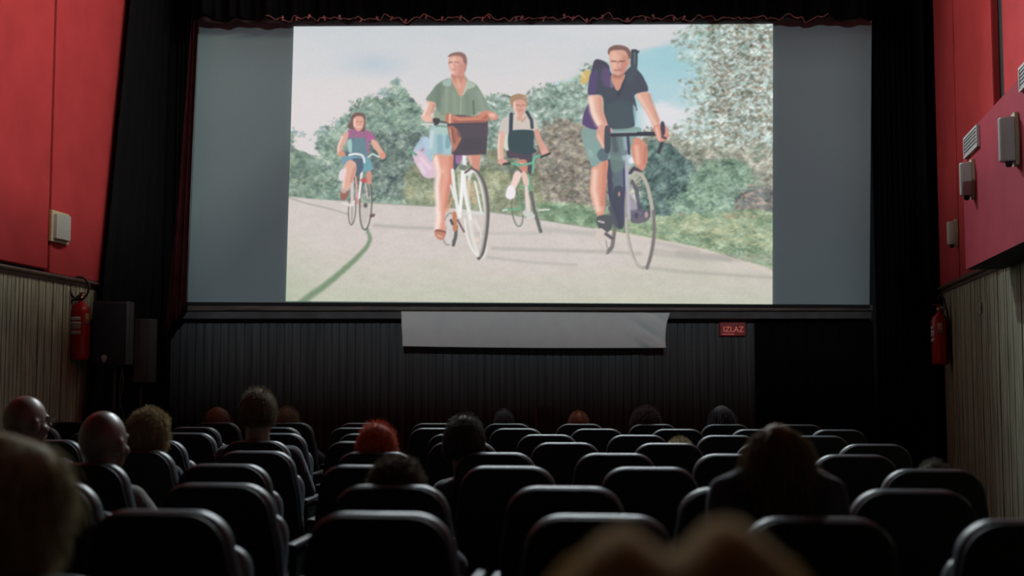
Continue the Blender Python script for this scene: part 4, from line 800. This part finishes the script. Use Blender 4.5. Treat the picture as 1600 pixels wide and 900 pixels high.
# ---------------------------------------------------------------- cinema seats (origin on the floor below the top edge of the backrest, facing +Y)
def back_outline(w_top, w_mid, w_bot, ztop, zbot, r, ins, n=8):
    """closed outline (x, z) of a backrest with round upper corners, pulled in by ins"""
    wt, wm, wb = w_top-ins, w_mid-ins, w_bot-ins; zt = ztop-ins; zb = zbot+ins
    P = [(-wb, zb)]
    for z, w in ((zb+.12, wb+.004), (zt-.20, wm)): P.append((-w, z))
    for k in range(n+1):
        a = math.pi-(math.pi/2)*k/n; P.append((-(wt-r)+r*math.cos(a)*1.0, zt-r+r*math.sin(a)))
    Q = [(-x, z) for x, z in P[::-1]]
    return P+Q
def lean(x, y, z, a=.20): return (x, y-(z-.42)*math.tan(a)+.54*math.tan(a), z)
def back_part(bm, y0, y1, ins, rb, wt=.188, ztop=.958, zbot=.40, r=.098, bulge=0.):
    st = [(rb, y0), (rb*.35, y0+(y1-y0)*.07), (0, y0+(y1-y0)*.25), (0, y0+(y1-y0)*.65), (rb*.35, y0+(y1-y0)*.9), (rb*1.1, y1)]
    loops = []
    for a, y in st: loops.append([lean(x, y+bulge*math.cos(x*6), z) for x, z in back_outline(wt, .207, .212, ztop, zbot, r, ins+a)])
    loft(bm, loops)
def make_seat():
    e = empty('cinema_seat')
    bm = BM(); back_part(bm, -.013, .075, 0, .020); obj('backrest', bm, M_SEATF, e, True)
    bm = BM(); back_part(bm, -.034, -.011, .005, .012); obj('back_shell', bm, M_SHELL, e, True)
    bm = BM()
    loops = []
    for a, z in ((.02, .0), (.004, .012), (0, .05), (.004, .085), (.03, .10)):
        L = []
        for k in range(28):
            t = 2*math.pi*k/28; c, s = math.cos(t), math.sin(t); ex = .35
            L.append(((.174-a)*abs(c)**ex*(1 if c > 0 else -1), .215+(.215-a)*abs(s)**ex*(1 if s > 0 else -1), z+.01*(1-((s+1)/2))))
        loops.append(L)
    loft(bm, loops); cu = obj('seat_cushion', bm, M_SEATF, e, True); cu.location = (0, .195, .38)
    for s in (-1, 1):
        bm = BM(); box(bm, (s*.245-.024, .10, .60), (s*.245+.024, .46, .635), .014, seg=3); obj('armrest', bm, M_ARM, e, True)
        bm = BM(); box(bm, (s*.245-.014, .15, .02), (s*.245+.014, .42, .602), .006); box(bm, (s*.245-.03, .10, 0), (s*.245+.03, .46, .02), .004); obj('side_frame', bm, M_ARM, e)
    return e
def kids(o): return [c for c in bpy.data.objects if c.parent == o]
SEAT0 = make_seat(); SKIDS = kids(SEAT0); used0 = [False]
def place_seat(px, Y, folded, label, ztop=.96):
    if not used0[0]: r = SEAT0; ks = SKIDS; used0[0] = True
    else:
        r = SEAT0.copy(); COL.objects.link(r); ks = []
        for c in SKIDS:
            d = c.copy(); COL.objects.link(d); d.parent = r; ks.append(d)
    u = (px-800)/F
    r.location = (u*Y*1.003, Y, 0); r.rotation_euler = (0, 0, -math.atan(.10))
    for c in ks:
        if c.name.startswith('seat_cushion'): c.rotation_euler = (math.radians(76), 0, 0) if folded else (math.radians(3), 0, 0); c.location = (0, .215, .41) if folded else (0, .195, .38)
    tag(r, label, 'cinema seat', 'cinema seats in rows'); return r
ROWS = [('J', 800, .82, -.1, 0, 0), ('I', 471, 2.00, -.1, -1, -1), ('H', 340, 3.05, -.21, -2, 3), ('G', 270, 3.84, -.10, -2, 3), ('F', 220, 4.71, -.21, -2, 4), ('E', 186, 5.57, -.10, -3, 4), ('D', 160, 6.48, -.21, -3, 5),
        ('C', 140, 7.40, -.10, -3, 5), ('B', 125, 8.29, -.21, -4, 6), ('A', 113, 9.17, -.10, -4, 6)]
RN_ = {'H': 'nearest visible row', 'G': 'second row from the camera', 'F': 'third row from the camera', 'E': 'fourth row from the camera', 'D': 'fifth row from the camera', 'C': 'sixth row from the camera',
       'B': 'second row from the screen', 'A': 'front row nearest the screen'}
ORD = ['leftmost', 'second from left', 'third from left', 'fourth from left', 'fifth from left', 'sixth from left', 'seventh from left', 'eighth from left', 'ninth from left', 'tenth from left', 'eleventh from left', 'twelfth from left']
def rowpos(row, px):
    for r, p, d0, off, a, b in ROWS:
        if r == row: return d0/(1+.10*(px-800)/F)
OCC = {('E', -3): 'under the bald man in glasses at the far left', ('F', -2): 'behind the second bald man', ('E', -2): 'behind the person with curly blond hair', ('A', -2): 'behind the brown-haired person near the boards',
       ('D', -1): 'behind the tallest man', ('A', -1): 'behind the person right of the tallest man', ('E', 0): 'behind the red-haired person', ('G', 0): 'behind the person with big frizzy brown hair',
       ('E', 1): 'behind the round dark-haired head', ('A', 2): 'behind the small dark head beside the floor box', ('A', 3): 'behind the ginger-haired person', ('A', 4): 'behind the dark curly-haired person', ('A', 5): 'behind the rightmost dark head in the front row',
       ('D', 3): 'behind the low blond head', ('H', 2): 'of the child with long light-brown hair', ('F', 4): 'hiding all but a tuft of hair', ('I', -1): 'under the blurred blond head at the left edge', ('J', 0): 'under the blurred head at the bottom'}
for r, p, d0, off, a, b in ROWS:
    for n in range(a, b+1):
        px = 535+p*(n+off+.38)
        if r == 'I': px = 25
        if r == 'J': px = 1062
        occ = OCC.get((r, n))
        lab = ('dark padded cinema seat '+occ) if occ else 'empty dark cinema seat, %s in the %s' % ('rightmost' if n == b else ORD[n-a], RN_.get(r, r))
        place_seat(px, rowpos(r, px), occ is None, lab)
# ---------------------------------------------------------------- the audience
def caps(bm, p, q, r1, r2, n=12, k=5):
    p, q = Vector(p), Vector(q); pts = [p.lerp(q, i/k) for i in range(k+1)]; rs = [r1+(r2-r1)*i/k for i in range(k+1)]
    tube(bm, pts, rs, n); sph(bm, p, r1, n); sph(bm, q, r2, n)
def remeshed(bm, vox, sm, name):
    me = bpy.data.meshes.new(name); bm.to_mesh(me); bm.free()
    o = bpy.data.objects.new(name, me); COL.objects.link(o)
    m = o.modifiers.new('r', 'REMESH'); m.mode = 'VOXEL'; m.voxel_size = vox; m.use_smooth_shade = True
    s = o.modifiers.new('s', 'SMOOTH'); s.iterations = sm; s.factor = .5
    dg = bpy.context.evaluated_depsgraph_get(); m2 = bpy.data.meshes.new_from_object(o.evaluated_get(dg)); bpy.data.objects.remove(o)
    for pz in m2.polygons: pz.use_smooth = True
    m2.name = name; m2.materials.clear(); return m2
def strands(name, roots, dirs, L, S, curl, freq, fall, wid, seed, center, parent, m):
    """roots, dirs (N,3); one thin three-sided strand each"""
    r = np.random.RandomState(seed); N = len(roots); P = np.zeros((N, S+1, 3)); P[:, 0] = roots
    d = dirs.copy(); ph0 = r.rand(N)*6.28; Ls = L*(.7+.6*r.rand(N)); step = (Ls/S)[:, None]
    a = np.cross(dirs, [0, 0, 1.]); a /= np.linalg.norm(a, axis=1)[:, None]+1e-6; b = np.cross(dirs, a)
    for i in range(1, S+1):
        d = d+np.array([0, 0, -1.])*fall+r.normal(0, .035, (N, 3)); d /= np.linalg.norm(d, axis=1)[:, None]
        P[:, i] = P[:, i-1]+d*step
    t = np.arange(S+1)/S
    if curl:
        ang = ph0[:, None]+t[None, :]*freq*6.28
        P += (np.cos(ang)[..., None]*a[:, None]+np.sin(ang)[..., None]*b[:, None])*curl*np.minimum(1, t*4)[None, :, None]
    W = wid*(1-.6*t)[None, :, None]
    T = np.gradient(P, axis=1); T /= np.linalg.norm(T, axis=2)[..., None]+1e-9
    U = np.cross(T, r.normal(0, 1, (N, 1, 3))); U /= np.linalg.norm(U, axis=2)[..., None]+1e-9; Vv = np.cross(T, U)
    R = np.stack([P+(U*math.cos(k*2.0944)+Vv*math.sin(k*2.0944))*W for k in range(3)], 2)     # N,S+1,3,3
    co = R.reshape(-1, 3); idx = np.arange(N*(S+1)*3).reshape(N, S+1, 3); fs = []
    for k in range(3):
        k2 = (k+1) % 3; fs.append(np.stack([idx[:, :-1, k], idx[:, :-1, k2], idx[:, 1:, k2], idx[:, 1:, k]], -1).reshape(-1, 4))
    fs = np.concatenate(fs).astype(np.int32); return co, fs
def hair_mesh(name, kind, k, col, seed, parent, hc, yaw):
    part = kind == 'part'; fluffy = kind == 'fluffy'; ext = kind == 'longer'; kind = 'long' if ext else kind; tous = kind == 'tousled'; kind = {'part': 'bob', 'fluffy': 'bob', 'tousled': 'short'}.get(kind, kind)
    r = np.random.RandomState(seed)
    rad = np.array([.079, .099, .108])*k; c = np.array([0, -.012*k, .012*k])
    n = {'short': 3800, 'curly': 3400, 'long': 4200, 'bob': 3600, 'buzz': 3000}[kind]
    v = r.normal(size=(n*3, 3)); v /= np.linalg.norm(v, axis=1)[:, None]
    low = {'short': -.45, 'buzz': -.45, 'curly': -.6, 'long': -.75, 'bob': -.7}[kind]
    keep = (v[:, 2] > low) & ~((v[:, 1] > .45) & (v[:, 2] < .55)); v = v[keep][:n]
    roots = c+v*rad*.97
    nrm = v/rad; nrm /= np.linalg.norm(nrm, axis=1)[:, None]
    P = dict(short=(.028, 4, .0, 0, .10, .0011), buzz=(.010, 2, 0, 0, .05, .0012), curly=(.050, 9, .0085, 2.2, .05, .0013), long=(.26 if ext else .20, 10, .003, 1.5, .30, .0013), bob=(.10, 8, .004, 1.2, .25, .0013))[kind]
    dn = np.array([0, -.25, -1.])-nrm*(nrm @ np.array([0, -.25, -1.]))[:, None]
    kn, kt = dict(short=(.45, .7), buzz=(.6, .5), curly=(.75, .35), long=(.22, 1.1), bob=(.25, 1.0))[kind]
    dirs = nrm*kn+dn*kt+r.normal(0, .16 if kind in ('short', 'buzz', 'curly') else .05, nrm.shape)
    if kind in ('long', 'bob'): dirs[:, :2] += v[:, :2]*.15+1e-2; dirs[:, 2] = np.minimum(dirs[:, 2], .2*np.hypot(dirs[:, 0], dirs[:, 1]))
    dirs /= np.linalg.norm(dirs, axis=1)[:, None]
    if tous: P = (.042, 6, .005, 1.0, .10, .0013)
    co, fs = strands(name, roots, dirs, P[0]*k, P[1], P[2]*k, P[3], P[4], P[5]*1.15, seed, c, parent, None)
    if fluffy: co += (r.normal(0, .006, (len(co)//27, 1, 3))*np.ones((1, 27, 1))).reshape(-1, 3)
    def dip(x, z): return .030*k*(np.exp(-((x+.008)/.024)**2)-.55)*(z > 0) if part else 0.
    if part: co[:, 2] -= dip(co[:, 0], co[:, 2])
    # scalp volume under the strands
    bm = BM(); bmesh.ops.create_icosphere(bm, subdivisions=4, radius=1); pad = {'short': .016 if tous else .006, 'buzz': .002, 'curly': .016, 'long': .012, 'bob': .012}[kind]*k
    for vv in bm.verts:
        q = vv.co.copy(); nn = noise.noise(q*5+Vector((seed, 0, 0)))*(.25 if kind == 'curly' else .06)
        p = Vector((q.x*(rad[0]+pad), q.y*(rad[1]+pad), q.z*(rad[2]+pad)))*(1+nn*.35)+Vector(c)
        if q.z < -.3:
            if kind in ('long', 'bob') and q.y < .35:
                dn = (-.3-q.z); p.z -= dn*(.36 if ext else .20 if kind == 'long' else .09)*k; p.x *= 1+dn*.25; p.y -= dn*.02
            else: p.x *= .80; p.y = min(p.y*.85, .02*k)
        if q.y > .3 and q.z < .5: p.y = min(p.y, (.062+.02*max(0, q.z))*k); 
        if part: p.z -= dip(p.x, p.z)
        if fluffy: p *= 1+.10*noise.noise(p*14)
        vv.co = p
    me = bpy.data.meshes.new(name); bm.to_mesh(me); bm.free()
    nv = len(me.vertices); vc = np.zeros(nv*3, np.float32); me.vertices.foreach_get('co', vc)
    tri = [list(p.vertices) for p in me.polygons]
    allco = np.concatenate([vc.reshape(-1, 3), co]); m2 = bpy.data.meshes.new(name)
    m2.vertices.add(len(allco)); m2.vertices.foreach_set('co', allco.reshape(-1).astype(np.float32))
    tr = np.array(tri, np.int32); nt, nq = len(tr), len(fs); li = np.concatenate([tr.reshape(-1), (fs+nv).reshape(-1)])
    m2.loops.add(len(li)); m2.loops.foreach_set('vertex_index', li.astype(np.int32)); m2.polygons.add(nt+nq)
    m2.polygons.foreach_set('loop_start', np.concatenate([np.arange(0, nt*3, 3), nt*3+np.arange(0, nq*4, 4)]).astype(np.int32)); m2.update(calc_edges=True)
    for pz in m2.polygons: pz.use_smooth = True
    bpy.data.meshes.remove(me)
    m2.materials.append(mat('hair '+name+str(seed), col, .6, var=.35, scale=40, trans=.6 if part else .35, spec=0 if part else .2, sheen=1. if part or fluffy else .4, stretch=(1, 1, .3)))
    o = bpy.data.objects.new(name, m2); link(o, parent); o.location = hc; o.rotation_euler = (0, 0, yaw); return o
def hands(bm, w, s, k):
    """palm resting on the thigh, five separate bent fingers"""
    w = Vector(w); d = Vector((-.15*s, 1, -.12)).normalized(); side = Vector((s, 0, 0))
    c = w+d*.05*k
    for j in (-.024, -.008, .008, .024): caps(bm, w+side*j*.7*k, c+side*j*k+d*.035*k, .013*k, .0125*k, 8, 2)
    for j, L in ((-.030, .070), (-.0105, .080), (.0105, .074), (.030, .058)):
        a = c+side*j*k+d*.035*k; b = a+(d+side*j*4)*L*.45*k+Vector((0, 0, .004)); e = b+(d+side*j*4)*L*.35*k+Vector((0, 0, -.014*k)); f_ = e+d*L*.18*k+Vector((0, 0, -.016*k))
        caps(bm, a, b, .0088*k, .0082*k, 8, 2); caps(bm, b, e, .0082*k, .0076*k, 8, 2); caps(bm, e, f_, .0076*k, .0068*k, 8, 1)
    a = w-side*.022*k+d*.02*k; b = a-side*.030*k+d*.025*k; e = b-side*.004+d*.032*k+Vector((0, 0, -.012)); caps(bm, a, b, .012*k, .0098*k, 8, 2); caps(bm, b, e, .0098*k, .008*k, 8, 2)
def person(label, row, px, ytop, wpx, hair, hcol, shirt, skin, yaw=0., lean_x=0., k=None, dy=.15, sh=None, turn=0., glasses=False, seatpx=None, wfac=None, neckdrop=.0):
    Yr = rowpos(row, px); Yh = Yr+dy
    top = at(px, ytop, Yh); padz = {'curly': .055, 'short': .026, 'long': .03, 'longer': .03, 'bob': .03, 'buzz': .01, 'part': .03, 'fluffy': .03, 'tousled': .04, None: 0}[hair]
    padw = {'curly': .055, 'short': .016, 'long': .03, 'longer': .03, 'bob': .03, 'buzz': .008, 'part': .03, 'fluffy': .03, 'tousled': .04, None: 0}[hair]
    W = wpx/F*Yh
    if k is None: k = max(.82, min(1.15, W/(.156+2*padw)))
    Hz = top.z-padz*k
    hipy = Yr+.31; bx = top.x-lean_x
    root_loc = Vector((bx, hipy, 0)); rz = -math.atan(.10)+yaw
    hx, hy = lean_x, Yh-hipy
    cz = Hz-.115*k; hc = Vector((hx, hy, cz))
    nz = Hz-.245*k; sz = (Hz-.285*k+neckdrop) if sh is None else sh
    sw = .175*k*(wfac or 1)
    # body: one continuous surface
    bm = BM(); H_ = Matrix.Translation(hc) @ Matrix.Rotation(turn, 4, 'Z')
    def hs(c_, r_, n=16): 
        vs = sph(bm, (0, 0, 0), r_, n)
        for v in vs: v.co = H_ @ (v.co+Vector(c_))
    hs((0, -.010*k, .018*k), (.075*k, .094*k, .097*k), 24); hs((0, .028*k, -.045*k), (.058*k, .060*k, .072*k)); hs((0, .062*k, -.092*k), (.026*k, .022*k, .020*k))
    hs((0, .094*k, -.030*k), (.013*k, .018*k, .014*k)); hs((0, .086*k, -.010*k), (.009*k, .012*k, .026*k)); hs((0, .084*k, -.062*k), (.024*k, .010*k, .008*k)); hs((0, .072*k, .022*k), (.056*k, .018*k, .012*k))
    for s in (-1, 1):
        hs((s*.030*k, .074*k, .002*k), (.013*k, .012*k, .009*k)); hs((s*.077*k, -.004*k, -.012*k), (.010*k, .018*k, .030*k)); hs((s*.076*k, .004*k, -.034*k), (.008*k, .010*k, .012*k)); hs((s*.045*k, .05*k, -.03*k), (.024*k, .026*k, .022*k))
    nb = Vector((hx*.6, hy+.005, nz-.055*k)); caps(bm, hc+Vector((0, -.022*k, -.055*k)), nb, .056*k, .060*k, 16)
    def torso(bm, g=0.):
        ch = Vector((0, hy*.78, sz-.17)); wa = Vector((0, hy*.38, .68)); hp = Vector((0, -.02, .56))
        loops = []
        for c_, a_, b_ in ((nb+Vector((0, 0, .01)), .062*k, .06*k), (Vector((hx*.4, hy+.01, sz+.035)), .10*k, .075*k), (Vector((hx*.2, hy+.015, sz-.005)), sw*.93, .085*k), (Vector((0, hy*.88, sz-.06)), sw*.97, .10*k), (ch, sw*.92, .115*k), (wa, .145*k, .105*k), (hp, .165*k, .11*k), (Vector((0, 0, .47)), .15*k, .10*k)):
            loops.append([(c_.x+(a_+g)*math.copysign(abs(math.cos(t))**.8, math.cos(t)), c_.y+(b_+g)*math.copysign(abs(math.sin(t))**.8, math.sin(t)), c_.z) for t in [2*math.pi*i/24 for i in range(24)]])
        loft(bm, loops)
    def arms(bm, g=0., full=True):
        for s in (-1, 1):
            S = Vector((s*sw*.90, hy+.015, sz-.045)); E = Vector((s*(sw+.02), .03, max(.66, sz-.31))); Wp = Vector((s*.11, .235, .655))
            caps(bm, S, E, .052*k+g, .040*k+g, 12); caps(bm, E, E.lerp(Wp, 1 if full else .92), .040*k+g, .026*k+g, 12)
            if full: hands(bm, Wp, s, k)
    def legs(bm, g=0., full=True):
        for s in (-1, 1):
            K = Vector((s*.12, .38, .54)); A_ = Vector((s*.12, .36, .12)); caps(bm, (s*.085, .0, .555), K, .080*k+g, .058*k+g, 14); caps(bm, K, A_ if full else K.lerp(A_, .9), .056*k+g, .036*k+g, 12)
            if full: caps(bm, A_+Vector((0, -.03, -.075)), A_+Vector((0, .15, -.085)), .034*k, .026*k, 10)
    torso(bm); arms(bm); legs(bm)
    me = remeshed(bm, .0085, 4, 'person'); me.materials.append(mat('skin '+str(px), skin, .38, var=.06, scale=30))
    o = bpy.data.objects.new('person', me); link(o); o.location = root_loc; o.rotation_euler = (0, 0, rz); tag(o, label, 'person')
    # keep the head exactly over its place although the body is turned a little
    R2 = Matrix.Rotation(rz, 3, 'Z'); hw = R2 @ Vector((hx, hy, 0)); o.location.x += hx-hw.x; o.location.y += hy-hw.y
    bm = BM(); torso(bm, .010); arms(bm, .012, False); me = remeshed(bm, .012, 5, 'shirt'); me.materials.append(mat('shirt '+str(px), shirt, .9, var=.15, scale=12, bump=.3, bscale=60, sheen=.2)); link(bpy.data.objects.new('shirt', me), o)
    bm = BM(); legs(bm, .012, False); sph(bm, (0, 0, .53), (.175*k, .13*k, .09), 16); me = remeshed(bm, .014, 4, 'trousers'); me.materials.append(mat('trousers '+str(px), (.02, .02, .03), .9)); link(bpy.data.objects.new('trousers', me), o)
    if hair: hair_mesh('hair', hair, k, hcol, int(px) % 97+1, o, hc, turn)
    if glasses:
        bm = BM(); G = lambda x, y, z: H_ @ Vector((x*k, y*k, z*k))
        for s in (-1, 1):
            tube(bm, [G(s*.082, -.01, .004), G(s*.082, .06, .012), G(s*.066, .098, .012)], .0022, 6)
            tube(bm, [G(s*.034+.027*math.cos(a), .104, .002+.019*math.sin(a)) for a in np.linspace(0, 6.283, 17)], .0024, 6)
        tube(bm, [G(-.008, .106, .006), G(.008, .106, .006)], .0022, 6); obj('glasses', bm, M_RUBBER, o)
    return o
SKIN = (.20, .13, .10); BLK = (.012, .012, .016)
person('bald man in glasses at the far left, face turned right', 'E', 43, 618, 66, None, None, BLK, (.17, .125, .10), turn=-.55, glasses=True)
person('bald man with an ear lit by the screen, second from left', 'F', 164, 642, 74, None, None, (.16, .16, .145), (.16, .12, .095), turn=-.25, lean_x=.07)
person('person with curly blond hair beside the second bald man', 'E', 236, 634, 74, 'curly', (.50, .40, .22), BLK, SKIN, turn=-.3, lean_x=.03)
person('brown-haired person low in the front row, left side', 'A', 340, 633, 50, 'bob', (.20, .10, .05), BLK, SKIN, turn=.3)
person('tallest man in the audience, short hair and both ears visible', 'D', 405, 602, 68, 'short', (.17, .14, .085), (.03, .03, .035), (.18, .125, .095))
person('person with light brown hair just right of the tallest man', 'A', 450, 633, 40, 'short', (.26, .18, .10), BLK, SKIN)
person('red-haired person whose tousled top glows orange', 'E', 590, 655, 76, 'tousled', (.62, .12, .05), BLK, SKIN)
person('person with big frizzy brown hair in the second row from camera', 'G', 621, 707, 104, 'curly', (.16, .11, .06), BLK, SKIN)
person('person with round dark hair and visible left shoulder near the middle', 'E', 726, 643, 68, 'short', (.05, .042, .036), (.035, .038, .04), (.15, .10, .08), wfac=1.05, lean_x=-.09)
person('person with a small dark head left of the floor box', 'A', 788, 638, 36, 'short', (.05, .05, .05), BLK, SKIN, k=.86)
person('person with smooth ginger hair in the front row', 'A', 904, 641, 39, 'short', (.34, .12, .06), BLK, SKIN, k=.9)
person('person with wild dark curls in the front row', 'A', 1009, 632, 54, 'curly', (.05, .035, .028), BLK, SKIN)
person('person with straight dark hair, rightmost in the front row', 'A', 1127, 631, 38, 'long', (.03, .03, .034), BLK, SKIN, k=.9)
person('low blond head barely above a seat right of the middle', 'D', 1062, 681, 54, 'short', (.50, .42, .24), BLK, SKIN, k=.9)
person('child with long light-brown hair sitting alone on the right', 'H', 1214, 657, 70, 'longer', (.26, .19, .11), (.022, .024, .030), SKIN, k=.68, lean_x=.0, dy=.36, wfac=1.35, neckdrop=.06)
person('hidden person showing a pale tuft of hair at the far right', 'F', 1458, 716, 40, 'short', (.22, .21, .17), BLK, SKIN, k=.82)
person('blurred person with fluffy blond hair at the left edge', 'I', 24, 668, 200, 'fluffy', (.50, .44, .28), (.02, .02, .02), SKIN, turn=-.3, k=1.06, dy=.13)
person('blurred light-haired head filling the bottom right of centre', 'J', 1062, 796, 400, 'part', (.85, .60, .34), (.03, .03, .03), SKIN, k=1.22, dy=.12)
